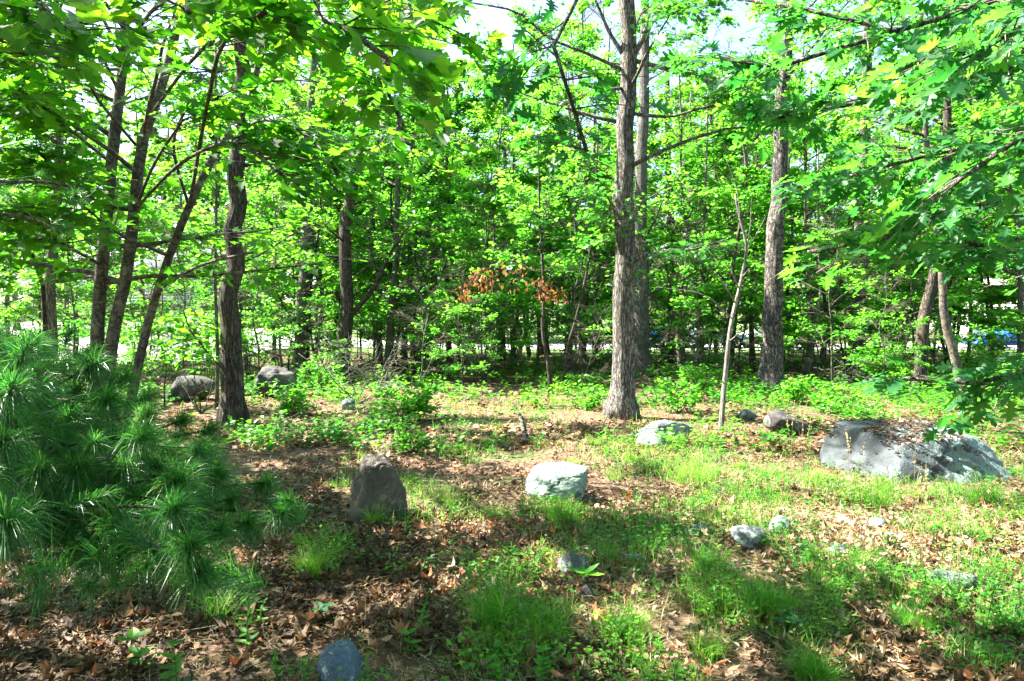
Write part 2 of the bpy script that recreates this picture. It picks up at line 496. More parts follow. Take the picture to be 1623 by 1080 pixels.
def ground_mat():
    m, nt, b, out = newmat('forest_soil')
    v = mapped(nt, (1, 1, 1))
    n1 = noise(nt, 14, 6, .7, v, .4); n3 = noise(nt, .55, 4, .6, v); n4 = noise(nt, 60, 4, .7, v)
    vo = nt.nodes.new('ShaderNodeTexVoronoi'); vo.inputs['Scale'].default_value = 22; nt.links.new(v, vo.inputs['Vector'])
    leafc = ramp(nt, [(0, (.045, .026, .015)), (.3, (.10, .058, .034)), (.6, (.2, .125, .08)), (.85, (.30, .21, .14)), (1, (.2, .07, .03))], vo.outputs['Color'])
    soil = ramp(nt, [(.35, (.022, .016, .011)), (.65, (.07, .048, .032))], n1.outputs['Fac'])
    col = mixc(nt, .55, soil.outputs[0], leafc.outputs[0])
    fine = ramp(nt, [(.3, (.6, .6, .6)), (.7, (1.25, 1.2, 1.15))], n4.outputs['Fac'])
    col = mixc(nt, 1.0, col, fine.outputs[0], 'MULTIPLY')
    gr = ramp(nt, [(.50, (0, 0, 0)), (.60, (.75, .75, .75))], n3.outputs['Fac'])
    col = mixc(nt, gr.outputs[0], col, (.035, .075, .014))
    tc = nt.nodes.new('ShaderNodeTexCoord'); sep = nt.nodes.new('ShaderNodeSeparateXYZ'); nt.links.new(tc.outputs['Object'], sep.inputs[0])
    mr = nt.nodes.new('ShaderNodeMapRange'); mr.inputs[1].default_value = 37; mr.inputs[2].default_value = 41
    nt.links.new(sep.outputs[1], mr.inputs[0])
    lawn = ramp(nt, [(.35, (.07, .14, .03)), (.65, (.14, .20, .06))], noise(nt, 3, 5, .7, v).outputs['Fac'])
    col = mixc(nt, mr.outputs[0], col, lawn.outputs[0])
    nt.links.new(col, b.inputs['Base Color']); b.inputs['Roughness'].default_value = .9; b.inputs['Specular IOR Level'].default_value = .15
    h = nt.nodes.new('ShaderNodeMath'); h.operation = 'ADD'
    nt.links.new(vo.outputs['Distance'], h.inputs[0]); nt.links.new(n1.outputs['Fac'], h.inputs[1])
    bump(nt, b, h.outputs[0], .8, .03)
    return m

def plain(name, c, rough=.6, metal=0.0, var=.12, scale=6, spec=.5, coat=0.0):
    m, nt, b, out = newmat(name)
    n = noise(nt, scale, 5, .6, mapped(nt))
    lo = tuple(x * (1 - var) for x in c); hi = tuple(min(1, x * (1 + var)) for x in c)
    nt.links.new(ramp(nt, [(.3, lo), (.7, hi)], n.outputs['Fac']).outputs[0], b.inputs['Base Color'])
    b.inputs['Roughness'].default_value = rough; b.inputs['Metallic'].default_value = metal; b.inputs['Specular IOR Level'].default_value = spec
    b.inputs['Coat Weight'].default_value = coat
    return m

# ------------------------------------------------------------------ ground, road
def spaced(lo, hi, n, k=5.0):
    t = np.linspace(-1 if lo < 0 else 0, 1, n)
    s = np.sinh(t * k) / math.sinh(k)
    return s * hi if lo < 0 else s * (hi - lo) + lo
gx_ = spaced(-400, 400, 300, 6.0)
gy_ = np.concatenate([-spaced(0, 60, 40, 3.5)[::-1][:-1], spaced(0, 700, 330, 5.4)])
XX, YY = np.meshgrid(gx_, gy_)
ZZ = g(XX, YY)
ZZ = ZZ + 0.03 * (n2(XX, YY, 6.0, 5.0, 2) - 0.5) * (np.hypot(XX, YY) < 20)
nx_, ny_ = len(gx_), len(gy_)
ii = (np.arange(ny_ - 1)[:, None] * nx_ + np.arange(nx_ - 1)[None, :])
quads = np.stack([ii, ii + 1, ii + nx_ + 1, ii + nx_], -1).reshape(-1, 4)
ground = build('ground', np.stack([XX, YY, ZZ], -1).reshape(-1, 3), quads, np.full(len(quads), 4), ground_mat(), None, True)
tag(ground, kind='structure')

def strip(name, xs, yc, w, lift, mat):
    xs = np.asarray(xs, float)
    ws = np.linspace(-w / 2, w / 2, 6)
    X, W = np.meshgrid(xs, ws)
    Y = yc(X) + W
    Z = g(X, Y) + lift
    n, k = len(xs), len(ws)
    i = (np.arange(k - 1)[:, None] * n + np.arange(n - 1)[None])
    q = np.stack([i, i + 1, i + n + 1, i + n], -1).reshape(-1, 4)
    o = build(name, np.stack([X, Y, Z], -1), q, np.full(len(q), 4), mat, None, True)
    return tag(o, kind='structure')
ROADY = lambda x: 46.0 + 0 * x
strip('road', np.linspace(-120, 120, 160), ROADY, 7.0, .06, plain('road_asphalt', (.30, .29, .28), .85, var=.15, scale=3))
strip('driveway', np.linspace(-30, -13, 30), lambda x: 36.5 + 0 * x, 12.0, .05, plain('driveway_gravel', (.42, .40, .37), .9, var=.2, scale=8))

# ------------------------------------------------------------------ trees
def up_dirs(rng, n, tilt):
    d = rng.normal(size=(n, 3)) * tilt; d[:, 2] += 1.0
    return d / np.linalg.norm(d, axis=1, keepdims=True)

def twigs_on(path, rng, n, length, t0=.25, spread=1.1, rise=0.0):
    """starts, dirs, lengths of twigs leaving a polyline"""
    k = len(path)
    t = t0 + (1 - t0) * rng.random(n) ** .8
    f = t * (k - 1); i = np.minimum(f.astype(int), k - 2); fr = (f - i)[:, None]
    S = path[i] * (1 - fr) + path[i + 1] * fr
    T = path[i + 1] - path[i]; T /= np.linalg.norm(T, axis=1, keepdims=True) + 1e-9
    a = rng.uniform(.35, spread, n) * rng.choice([-1, 1], n)
    ca, sa = np.cos(a), np.sin(a)
    D = np.stack([T[:, 0] * ca - T[:, 1] * sa, T[:, 0] * sa + T[:, 1] * ca, T[:, 2] * .5 + rise + rng.normal(0, .22, n)], 1)
    flat = np.linalg.norm(T[:, :2], axis=1) < .5
    ang = rng.uniform(0, 6.283, n)
    D[flat] = np.stack([np.cos(ang), np.sin(ang), rng.normal(.1, .25, n)], 1)[flat]
    D /= np.linalg.norm(D, axis=1, keepdims=True)
    L = length * rng.uniform(.5, 1.25, n) * (1.15 - .5 * t)
    return S, D, L

def leaves_on(S, D, L, rng, per, size, droop=.25, tilt=.38, lateral=.10):
    n = len(S)
    t = rng.uniform(.15, 1.0, (n, per))
    up = np.array([0, 0, 1.0])
    side = np.cross(D, up); side /= np.linalg.norm(side, axis=1, keepdims=True) + 1e-9
    sg = rng.choice([-1.0, 1.0], (n, per))
    pos = S[:, None] + D[:, None] * (L[:, None] * t)[..., None]
    pos[..., 2] -= droop * .35 * (t ** 2) * L[:, None]
    off = rng.uniform(.2, 1.6, (n, per)) * lateral
    pos = pos + side[:, None] * (sg * off)[..., None] + rng.normal(0, lateral * .35, (n, per, 3))
    ax = D[:, None] * rng.uniform(.3, 1.0, (n, per))[..., None] + side[:, None] * (sg * rng.uniform(.2, 1.0, (n, per)))[..., None]
    ax[..., 2] -= droop * rng.uniform(0.2, 2.0, (n, per))
    ax = ax + rng.normal(0, .2, ax.shape)
    pos = pos.reshape(-1, 3); ax = ax.reshape(-1, 3)
    nr = up_dirs(rng, len(pos), tilt)
    sz = size * rng.uniform(.6, 1.2, len(pos))
    return pos, ax, nr, sz

def limb_path(rng, start, az, el, L, n=6, wob=.10, lift=.15):
    pts = [np.asarray(start, float)]
    d = np.array([math.cos(az) * math.cos(el), math.sin(az) * math.cos(el), math.sin(el)])
    for k in range(n - 1):
        d = d + rng.normal(0, wob, 3); d[2] += lift * .2 * (1 if k < n / 2 else -.6)
        d /= np.linalg.norm(d)
        pts.append(pts[-1] + d * L / (n - 1))
    return np.array(pts)

def place_variant_leaves(parent, name, variants, pos, ax, nr, sz):
    for k in range(len(pos)):
        o = bpy.data.objects.new(name, variants[k % len(variants)])
        COL.objects.link(o)
        a = Vector(ax[k]).normalized(); s = a.cross(Vector(nr[k])).normalized(); nn = s.cross(a)
        m = Matrix((( s.x, a.x, nn.x), (s.y, a.y, nn.y), (s.z, a.z, nn.z))).to_4x4()
        o.parent = parent
        o.matrix_basis = Matrix.Translation(Vector(pos[k]) - parent.location) @ m @ Matrix.Scale(float(sz[k]), 4)

def leaf_variants(outline, mat, name, tones, rng, curls=(.1, .3)):
    out = []
    for t in tones:
        V, F = leaf_template(outline, rng.uniform(.1, .3), rng.uniform(-curls[1], curls[1]), True, rng.uniform(-.4, .4), rng.uniform(0, .02), 4)
        me = bpy.data.meshes.new(name)
        me.from_pydata([tuple(v) for v in V], [], F)
        at = me.attributes.new('tone', 'FLOAT', 'FACE'); at.data.foreach_set('value', np.full(len(F), t, np.float32))
        me.materials.append(mat); me.update()
        out.append(me)
    return out

def in_view_size(pos, sz):
    px, py, dep = proj(pos[:, 0], pos[:, 1], pos[:, 2])
    s = sz / np.maximum(dep, .3) * FPX
    ok = (dep > .4) & (px > -10) & (px < 1633) & (py > -10) & (py < 1090)
    return np.where(ok, s, 0)

def make_tree(name, label, path, r0, r1, bark, leafmat, tpl, lsize, limbs=None, n_limbs=18, crown=(2.0, 14.0), limb_len=2.4,
              twigs=12, per=12, twig_len=.7, seed=1, group=None, cat='tree', sides=14, limb_parts=True, ridges=None, cull=True,
              singles=0, variants=None, flare=.3, tone=(.5, .28), extra_stems=None, tilt=.38, droop=.25, cap_leaves=None, origin=None, lateral=.10):
    """path: world points of the trunk, base first"""
    rng = np.random.default_rng(seed)
    path = np.asarray(path, float)
    base = path[0].copy() if origin is None else np.asarray(origin, float)
    root = thing(name, label, cat, tuple(base), group)
    stems = [(path, r0, r1)] + (extra_stems or [])
    polys = []
    for (pp, ra, rb) in stems:
        n = max(12, min(70, int(np.linalg.norm(np.diff(pp, axis=0), axis=1).sum() / (.18 if ridges else .4))))
        sp_ = smooth_path(pp, n)
        sp_[1:-1, :2] += (vnoise(np.stack([np.arange(1, n - 1) * .35, np.full(n - 2, seed * 1.3), np.zeros(n - 2)], -1)) - .5)[:, None] * ra * .6
        t = np.linspace(0, 1, n)
        rr = ra + (rb - ra) * t ** .9
        h = sp_[:, 2] - sp_[0, 2]
        rr = rr * (1 + flare * np.exp(-h / .22) + flare * .3 * np.exp(-h / .9))
        sp0 = sp_.copy(); sp0[0, 2] -= .12
        v, f, s = tube_arrays(sp0, rr, sides, True, .12, seed * 3.7, ridges)
        if sides >= 20:      # buttressed root flare, lobed round the foot
            cen = np.repeat(sp0, sides, 0); dv = v[:len(cen)] - cen; an = np.arctan2(dv[:, 1], dv[:, 0])
            hh_ = np.clip(cen[:, 2] - sp0[1, 2], 0, None)
            lob = (np.clip(np.cos(an * 5 + seed), 0, 1) ** 1.5 + .6 * np.clip(np.cos(an * 3 + seed * 2), 0, 1)) * np.exp(-hh_ / .14) * .22
            v[:len(cen)] = cen + dv * (1 + lob)[:, None]
        build('trunk', v - base, f, s, bark, None, True, root)
        polys.append((sp_, rr))
    allS, allD, allL = [], [], []
    limb_paths = []
    if limbs:
        for lp, lr in limbs:
            lp = smooth_path(np.asarray(lp, float), 12)
            limb_paths.append((lp, lr, .012, 2.2))
    k0 = 0
    for k in range(n_limbs):
        sp_, rr = polys[k % len(polys)]
        z = base[2] + crown[0] + (crown[1] - crown[0]) * ((k + rng.random()) / n_limbs)
        i = int(np.argmin(np.abs(sp_[:, 2] - z)))
        az = k * 2.4 + rng.uniform(-.5, .5)
        q = (z - base[2] - crown[0]) / max(.1, crown[1] - crown[0])
        L = limb_len * (1.1 - .55 * q) * rng.uniform(.7, 1.25)
        lp = limb_path(rng, sp_[i], az, rng.uniform(.05, .55) + .4 * q, L)
        if cull and name != 'forest_tree' or cull and base[1] < 6:
            if (1.0 * gapmask3(lp[1:]) > .55).mean() > .45: continue
        limb_paths.append((lp, min(rr[i] * .5, .012 + L * .012), .006, 1.0))
    joined = Acc(); nj = 0
    for lp, ra, rb, wgt in limb_paths:
        v, f, s = tube_arrays(lp, np.linspace(ra, rb, len(lp)), 6, True, .1, seed)
        if limb_parts: build('branch', v - base, f, s, bark, None, True, root)
        else: joined.add(v - base, f, s); nj += 1
        nt_ = int(twigs * wgt)
        S, D, L = twigs_on(lp, rng, nt_, twig_len)
        allS.append(S); allD.append(D); allL.append(L)
    if nj: tag(joined.build('branches', bark, root, True), kind='stuff')
    S = np.concatenate(allS); D = np.concatenate(allD); L = np.concatenate(allL)
    if cull:
        kt = rng.random(len(S)) > (gapmask3(S + D * (L * .5)[:, None]) > .5) * .8
        S, D, L = S[kt], D[kt], L[kt]
    pos, ax, nr, sz = leaves_on(S, D, L, rng, per, lsize, droop, tilt, lateral)
    acc = Acc()
    E = S + D * L[:, None]; E[:, 2] -= droop * .35 * L
    Mm = S + D * (L * .5)[:, None]
    thin_tubes(acc, S - base, Mm - base, E - base, np.minimum(.008, .004 + L * .004), .0018)
    tag(acc.build('twigs', M['twig'], root), kind='stuff')
    keep = np.ones(len(pos), bool)
    if cull: keep &= gapcull(pos, rng)
    keep &= pos[:, 2] > g(pos[:, 0], pos[:, 1]) + .15
    keep &= np.hypot(pos[:, 0], pos[:, 1]) > 1.3
    px, py, dep = proj(pos[:, 0], pos[:, 1], pos[:, 2])
    for fn in KEEPOUT: keep &= ~fn(px, py, dep, rng)
    pos, ax, nr, sz = pos[keep], ax[keep], nr[keep], sz[keep]
    cl = fbm(pos * .55 + seed, 2)
    tn = np.clip(tone[0] + (cl - .5) * .9 + rng.normal(0, tone[1] * .6, len(pos)), 0, 1)
    if singles and len(pos):
        s = in_view_size(pos, sz)
        idx = np.argsort(-s)[:singles]; idx = idx[s[idx] > 8]
        place_variant_leaves(root, 'leaf', variants, pos[idx], ax[idx], nr[idx], sz[idx])
        m = np.ones(len(pos), bool); m[idx] = False
        pos, ax, nr, sz, tn = pos[m], ax[m], nr[m], sz[m], tn[m]
    acc = Acc()
    leaf_arrays(tpl, pos - base, ax, nr, sz, tn, acc)
    if len(pos): tag(acc.build('foliage', leafmat, root), kind='stuff')
    return root

# keep sight lines to the trunks open: trees here carry few low leaves in front of the boles
WIN = []
def keep_trunks(px, py, dep, rng):
    m = np.zeros(len(px), bool)
    for (x0, y0, x1, y1, dmax, prob) in WIN:
        m |= (px > x0) & (px < x1) & (py > y0) & (py < y1) & (dep < dmax) & (rng.random(len(px)) < prob)
    return m
KEEPOUT = [keep_trunks]
WIN += [(960, -20, 1022, 640, 12.0, .93), (345, 345, 395, 680, 11.0, .9), (1200, 395, 1250, 625, 16.0, .93), (1125, 310, 1195, 690, 10.0, .97),
        (465, 350, 500, 600, 20, .8), (525, 380, 570, 600, 19, .8), (1340, 440, 1382, 560, 18, .8), (1445, 430, 1520, 640, 14, .75), (610, 250, 640, 590, 18, .6),
        (675, 330, 720, 580, 20, .7), (780, 440, 812, 590, 22, .7), (845, 360, 880, 600, 26, .7), (1000, 300, 1035, 600, 20, .75), (1050, 450, 1082, 580, 20, .7),
        (-20, 460, 340, 700, 6.5, .75), (560, 690, 1623, 1100, 9, 1.0), (400, 560, 1380, 700, 13, .9),
(1490, 505, 1640, 562, 60, .75), (400, 490, 1340, 565, 14, .4), (140, 110, 200, 560, 7.6, .65), (190, 120, 260, 560, 7.6, .55), (220, 300, 330, 560, 7.6, .6), (740, -30, 960, 60, 60, .75), (860, 20, 975, 90, 60, .8), (0, 90, 40, 130, 60, .6), (1150, -20, 1240, 50, 60, .6)]

def pix_path(pts, base_d=None, ztop=None):
    """trunk given by picture points, standing at the depth of its base on the ground"""
    if base_d is None:
        b = G(*pts[0]); d = b[1]
    else:
        d = base_d; q = P(pts[0][0], pts[0][1], d); b = np.array([q[0], d, gz(q[0], d)])
    out = [b]
    for (x, y) in pts[1:]:
        q = P(x, y, d); out.append(np.array([q[0], d + (q[2] - b[2]) * .01, q[2]]))
    if ztop and out[-1][2] < ztop + b[2]:
        a, c = out[-2], out[-1]
        k = (c - a) / (c[2] - a[2])
        dz = ztop + b[2] - c[2]
        out.append(c + np.array([k[0] * .5 * dz, k[1] * .5 * dz, dz]))
    return np.array(out), d

def wr(px, d): return px / FPX * d / 2

vr = np.random.default_rng(5)
V_MAPLE = leaf_variants(MAPLE, M['maple'], 'maple_leaf', [.1, .3, .45, .6, .8, .95], vr)
V_OAK = leaf_variants(OAK, M['oak'], 'oak_leaf', [.1, .3, .5, .7, .9], vr)

# --- the near maple clump on the left
pA, dA = pix_path([(168, 700), (152, 555), (160, 450), (172, 330), (185, 210), (195, 95)], 8.0, 8.5)
pB, _ = pix_path([(172, 700), (175, 545), (200, 440), (215, 330), (228, 230), (262, 120)], 8.0, 8.5)
pC, _ = pix_path([(190, 700), (222, 560), (250, 460), (300, 330), (345, 240), (392, 170), (412, 90)], 8.0, 8.5)
mlimbs = []
def LB(pts, r=.02): return ([P(*p) for p in pts], r)
mlimbs += [LB([(190, 150, 8), (150, 70, 6.4), (105, 45, 5), (60, 90, 3.8), (20, 60, 3.2)]),
           LB([(240, 180, 8), (330, 70, 6), (440, 30, 4.4), (540, 40, 3.3), (610, 90, 2.7)]),
           LB([(400, 130, 8), (500, 130, 7), (590, 190, 6), (650, 230, 5.4)]),
           LB([(300, 330, 8), (330, 160, 5.6), (360, 60, 4.0), (420, 20, 3.2)]),
           LB([(178, 260, 8), (90, 190, 6.4), (20, 150, 5)]),
           LB([(250, 460, 8), (320, 420, 7.2), (400, 400, 6.6)]),
           LB([(160, 420, 8), (90, 380, 6.8), (30, 330, 5.6)]),
           LB([(215, 330, 8), (300, 250, 6.6), (380, 230, 5.6), (450, 280, 5)]),
           LB([(190, 120, 8), (230, 30, 5.6), (270, 0, 4.2), (300, 20, 3.2)]),
           LB([(200, 100, 8), (120, -40, 6), (60, 0, 4.4), (120, 60, 3.4)]),
           LB([(412, 100, 8), (520, 60, 6), (600, 120, 4.6), (640, 200, 4.0)]),
           LB([(412, 100, 8), (470, -30, 6), (560, -20, 4.6), (680, 30, 3.8)]),
           LB([(345, 240, 8), (430, 190, 6.6), (520, 250, 5.8), (560, 330, 5.4)]),
           LB([(300, 330, 8), (275, 230, 7), (300, 160, 6.2)]), LB([(215, 330, 8), (250, 250, 7), (290, 190, 6.4)]), LB([(215, 230, 8), (150, 150, 7), (140, 90, 6)]), LB([(200, 110, 8), (60, 110, 6.6), (-20, 90, 5.6)]),
           LB([(172, 330, 8), (110, 290, 7), (60, 240, 6.2)], .02)]
make_tree('maple_tree', 'multi-stemmed young maple with three slender dark stems behind the pine sapling', pA, wr(23, 8), .03, M['bark_smooth'],
          M['maple'], T_MAPLE, .125, mlimbs, 34, (1.9, 8.4), 2.5, 17, 15, .85, 11, sides=16, singles=290, variants=V_MAPLE,
          extra_stems=[(pB, wr(22, 8), .03), (pC, wr(15, 8), .025)], tilt=.34, droop=.3, tone=(.42, .3), lateral=.12)

# --- near oak whose trunk stands outside the frame on the right, its boughs reach in
tO = np.array([[6.4, 4.6, gz(6.4, 4.6)], [6.35, 4.6, 3], [6.2, 4.7, 6], [6.1, 4.7, 10]])
def OB(pts, r=.03):
    q = [P(*p) for p in pts]; z = q[0][2]
    return ([np.array([6.3, 4.6, max(1.6, z * .8 + .4)])] + q, r)
olimbs = [OB([(1700, 60, 4.6), (1600, 100, 4.3), (1450, 150, 4.2), (1320, 170, 4.2), (1220, 190, 4.4)], .035),
          OB([(1750, -60, 4.8), (1550, 10, 4.3), (1350, 70, 4.1), (1200, 110, 4.3), (1120, 90, 4.5)], .03),
          OB([(1700, 300, 4.2), (1580, 320, 4.0), (1450, 350, 3.9), (1350, 400, 3.9), (1280, 400, 4.0)], .025),
          OB([(1750, 560, 4.2), (1620, 590, 4.0), (1510, 610, 4.0), (1430, 600, 4.1)], .016),
          OB([(1650, 220, 4.8), (1500, 240, 4.6), (1380, 270, 4.6), (1280, 300, 4.8)], .025),
          OB([(1700, 420, 5), (1600, 400, 4.8), (1520, 380, 4.6)], .02),
          OB([(1700, -200, 5), (1300, -160, 4.6), (1000, -100, 4.3), (880, 60, 3.9), (880, 180, 3.8), (930, 240, 3.8)], .013),
          OB([(1700, 0, 3.6), (1620, 40, 3.3), (1540, 90, 3.2)], .02),
          OB([(1700, 200, 3.6), (1600, 230, 3.4), (1500, 300, 3.4)], .02),
          OB([(1650, 120, 5.4), (1450, 60, 5.2), (1300, 20, 5.4), (1180, 0, 5.6)], .03)]
make_tree('oak_tree', 'oak rooted beyond the right edge, its leafy boughs hanging across the upper right', tO, .17, .05, M['bark_oak'],
          M['oak'], T_OAK, .145, olimbs, 18, (3.2, 9.6), 2.8, 17, 12, .65, 23, sides=14, singles=290, variants=V_OAK, tilt=.5, droop=.35, tone=(.4, .3), lateral=.13)

# --- trees that can be told apart
def T(name, label, pts, w0, w1, bark, ztop=13, d=None, limbs=None, **kw):
    pp, dd = pix_path(pts, d, ztop)
    lm = None
    if limbs:
        lm = [([P(x, y, dd + dz) for (x, y, dz) in L], wr(w, dd)) for (L, w) in limbs]
    a = dict(n_limbs=16, crown=(2.4, ztop - .5), limb_len=2.7, twigs=18, per=17, twig_len=.85, tpl=T_LITE if dd < 10.5 else T_KITE, lsize=.12 if dd < 10.5 else .145, leafmat=M['mid'])
    a.update(kw)
    if kw.get('per') == 9: a['per'] = 16; a['limb_len'] = 1.5
    tpl = a.pop('tpl'); ls = a.pop('lsize'); lmat = a.pop('leafmat')
    return make_tree(name, label, pp, wr(w0, dd), wr(w1, dd) * .5 if ztop else wr(w1, dd), bark, lmat, tpl, ls, lm, **a)

T('oak_tree', 'thick straight grey oak trunk with furrowed bark at the centre right', [(985, 662), (986, 520), (988, 400), (992, 200), (996, 0)], 37, 25, M['bark_oak'], 14,
  limbs=[([(990, 90, 0), (965, 50, 0), (950, 15, -.1), (930, -30, -.2)], 9), ([(1000, 95, 0), (1020, 60, -.2), (1035, 20, -.4), (1060, 10, -.6), (1150, -10, -.8)], 10),
         ([(1000, 95, 0), (1060, 110, -.3), (1110, 120, -.6), (1180, 175, -.9)], 8), ([(988, 420, 0), (978, 380, -.1), (972, 330, -.3), (960, 310, -.5)], 7),
         ([(990, 430, 0), (1010, 410, -.2), (1040, 400, -.4), (1100, 395, -.7), (1150, 380, -1)], 8), ([(1000, 180, 0), (1060, 185, -.3), (1120, 170, -.8), (1190, 165, -1.2)], 6),
         ([(985, 110, 0), (930, 85, -.4), (870, 60, -.8), (820, 20, -1.3), (750, 5, -1.6)], 6), ([(988, 140, 0), (940, 140, -.5), (905, 110, -1), (830, 45, -1.5)], 5)],
  sides=64, ridges=(9, .012, 1.1), seed=31, leafmat=M['oak'], tpl=T_OAK, lsize=.13, n_limbs=12, crown=(3.8, 13.5), limb_parts=True, tone=(.6, .3))
T('hickory_tree', 'pale grey trunk standing close behind the thick oak at centre right', [(1016, 598), (1016, 400), (1018, 250), (1022, 130), (1024, 0)], 28, 18, M['bark_grey'], 15, seed=32, sides=20)
T('pine_tree', 'tall trunk with scaly plated bark, sunlit down its left side, right of centre', [(1222, 620), (1228, 450), (1236, 250), (1247, 0)], 34, 18, M['bark_pine'], 15, seed=33,
  sides=48, ridges=(5, .018, 1.6), crown=(5, 14), tone=(.45, .3))
T('oak_tree', 'brown furrowed trunk rising behind the right end of the pine sapling', [(369, 672), (366, 500), (372, 350), (378, 180), (386, 0)], 34, 22, M['bark_brown'], 12, seed=34, sides=48,
  ridges=(9, .012, 1.1), crown=(4.2, 11.5), n_limbs=13, leafmat=M['maple'], limbs=[([(372, 420, 0), (400, 410, .1), (450, 380, .3), (500, 350, .6)], 3), ([(366, 600, 0), (330, 560, -.2), (300, 520, -.4), (290, 490, -.5)], 3)])
T('ash_tree', 'light grey trunk between the low dark boulder and the dark leaning tree', [(473, 602), (478, 500), (485, 400), (488, 330), (492, 180), (500, 50)], 22, 14, M['bark_grey'], 14, seed=35, sides=20)
T('ash_tree', 'slim second bole grown against the light grey trunk near the dark boulder', [(484, 598), (487, 520), (492, 420), (500, 330)], 10, 7, M['bark_grey'], 9, seed=135, n_limbs=7)
T('cherry_tree', 'dark trunk leaning right in its upper half, left of centre', [(541, 608), (548, 500), (545, 400), (556, 300), (574, 210), (606, 130)], 24, 15, M['bark_dark'], 14, seed=36, sides=24,
  limbs=[([(556, 500, 0), (590, 460, -.1), (620, 400, -.2), (655, 345, -.3), (680, 300, -.4)], 9), ([(545, 600, 0), (520, 640, -1), (510, 600, -1.2), (530, 560, -1)], 4)])
T('cherry_tree', 'straight thin trunk directly left of the dark leaning tree', [(531, 590), (534, 480), (536, 380), (535, 250)], 12, 9, M['bark_dark'], 12, seed=37)
T('beech_tree', 'slim grey trunk just right of the dark leaning tree', [(612, 602), (624, 450), (630, 300), (633, 180), (640, 60)], 13, 8, M['bark_mossy'], 12, seed=38)
T('beech_tree', 'thin bent trunk paired with the slim grey trunk left of centre', [(640, 590), (644, 500), (652, 430), (648, 350), (655, 200)], 10, 6, M['bark_mossy'], 11, seed=39)
T('oak_tree', 'trunk leaning right with a swollen mossy foot, left of centre', [(668, 572), (676, 520), (690, 430), (698, 320), (702, 200)], 15, 10, M['bark_mossy'], 13, seed=40, flare=.6)
T('maple_tree', 'straight thin greenish trunk beside the tree with the swollen foot', [(713, 578), (708, 480), (705, 380), (708, 250)], 10, 7, M['bark_mossy'], 12, seed=41)
T('maple_tree', 'dark straight trunk in the middle of the woods under the brown withered leaves', [(794, 574), (795, 480), (799, 360), (800, 200)], 13, 8, M['bark_dark'], 13, seed=42)
T('birch_tree', 'pale thin stem curving beside a darker one at the centre', [(822, 562), (836, 500), (832, 460), (838, 400)], 8, 5, M['deadwood'], 9, seed=43, n_limbs=7)
T('maple_tree', 'thin dark stem crossing the pale curved stem at the centre', [(812, 570), (818, 520), (822, 460), (826, 400)], 7, 5, M['bark_dark'], 9, seed=44, n_limbs=7)
T('oak_tree', 'broad dark trunk deep in the woods left of the thick oak', [(862, 562), (860, 480), (868, 380), (870, 250)], 19, 13, M['bark_dark'], 14, seed=45)
T('maple_tree', 'crooked dark sapling rising from the shaded ground left of the thick oak', [(873, 626), (870, 580), (860, 530), (862, 470), (858, 400)], 7, 4, M['bark_brown'], 6.5, seed=46, n_limbs=7, limb_len=1.3, per=9)
T('maple_tree', 'thin sapling leaning right just before the thick oak', [(895, 617), (897, 570), (915, 500), (935, 400), (942, 330)], 6, 4, M['bark_dark'], 7, seed=47, n_limbs=7, limb_len=1.3, per=9)
T('oak_tree', 'narrow trunk halfway between the broad dark trunk and the thick oak', [(922, 574), (928, 500), (934, 420), (940, 300)], 11, 8, M['bark_grey'], 12, seed=48)
T('oak_tree', 'black-looking trunk right of the pale grey trunk near the far road', [(1065, 575), (1066, 500), (1064, 400), (1058, 230)], 18, 12, M['bark_dark'], 14, seed=49)
T('maple_tree', 'slender trunk between the dead pale sapling and the plated trunk', [(1194, 588), (1192, 540), (1190, 470), (1196, 350)], 9, 7, M['bark_brown'], 11, seed=50)
T('maple_tree', 'slender trunk just left of the dead pale sapling', [(1082, 590), (1084, 520), (1088, 430), (1092, 300)], 6, 5, M['bark_grey'], 10, seed=51)
T('birch_tree', 'thin white stem leaning right beyond the plated trunk', [(1279, 592), (1288, 555), (1294, 510), (1300, 470), (1298, 400)], 6, 4, M['deadwood'], 8, seed=52, n_limbs=6)
T('maple_tree', 'thin dark stem close to the white leaning stem', [(1284, 590), (1282, 530), (1284, 450), (1280, 380)], 8, 6, M['bark_dark'], 10, seed=53)
T('oak_tree', 'reddish brown trunk with sun patches behind the boulder', [(1362, 598), (1362, 500), (1362, 430), (1368, 300), (1372, 150)], 28, 20, M['bark_pine'], 14, seed=54, sides=32, crown=(3.5, 13))
T('oak_tree', 'sunlit furrowed trunk leaning right behind the big boulder', [(1456, 630), (1462, 560), (1466, 500), (1482, 430), (1492, 370), (1500, 250), (1498, 110)], 20, 11, M['bark_brown'], 12, seed=55, sides=32, ridges=(7, .008, 1.3), crown=(3.2, 11.5), leafmat=M['oak'], tpl=T_OAK)
T('oak_tree', 'grey trunk leaning left that crosses the sunlit leaning trunk', [(1530, 640), (1512, 560), (1498, 510), (1494, 440), (1488, 380), (1470, 250), (1462, 120)], 14, 9, M['bark_smooth'], 12, seed=56, sides=20, crown=(3.2, 11.5))
T('elm_tree', 'short brown trunk before the bright clearing at the far left', [(26, 524), (26, 490), (22, 440), (20, 380)], 9, 7, M['bark_brown'], 10, seed=57)
T('elm_tree', 'thin trunk in the clearing between the far left trunk and the maple clump', [(106, 530), (106, 480), (110, 420), (118, 330)], 8, 6, M['bark_mossy'], 10, seed=58)
T('maple_tree', 'thin pole-like stem touching the left side of the brown furrowed trunk', [(344, 650), (343, 540), (341, 440), (342, 330)], 6, 5, M['bark_smooth'], 8, seed=59, n_limbs=7, limb_len=1.3, per=9)
T('maple_tree', 'thin grey stem between the brown furrowed trunk and the light grey trunk', [(433, 580), (434, 510), (430, 450), (424, 400), (410, 300)], 7, 5, M['bark_grey'], 9, seed=60, n_limbs=9)
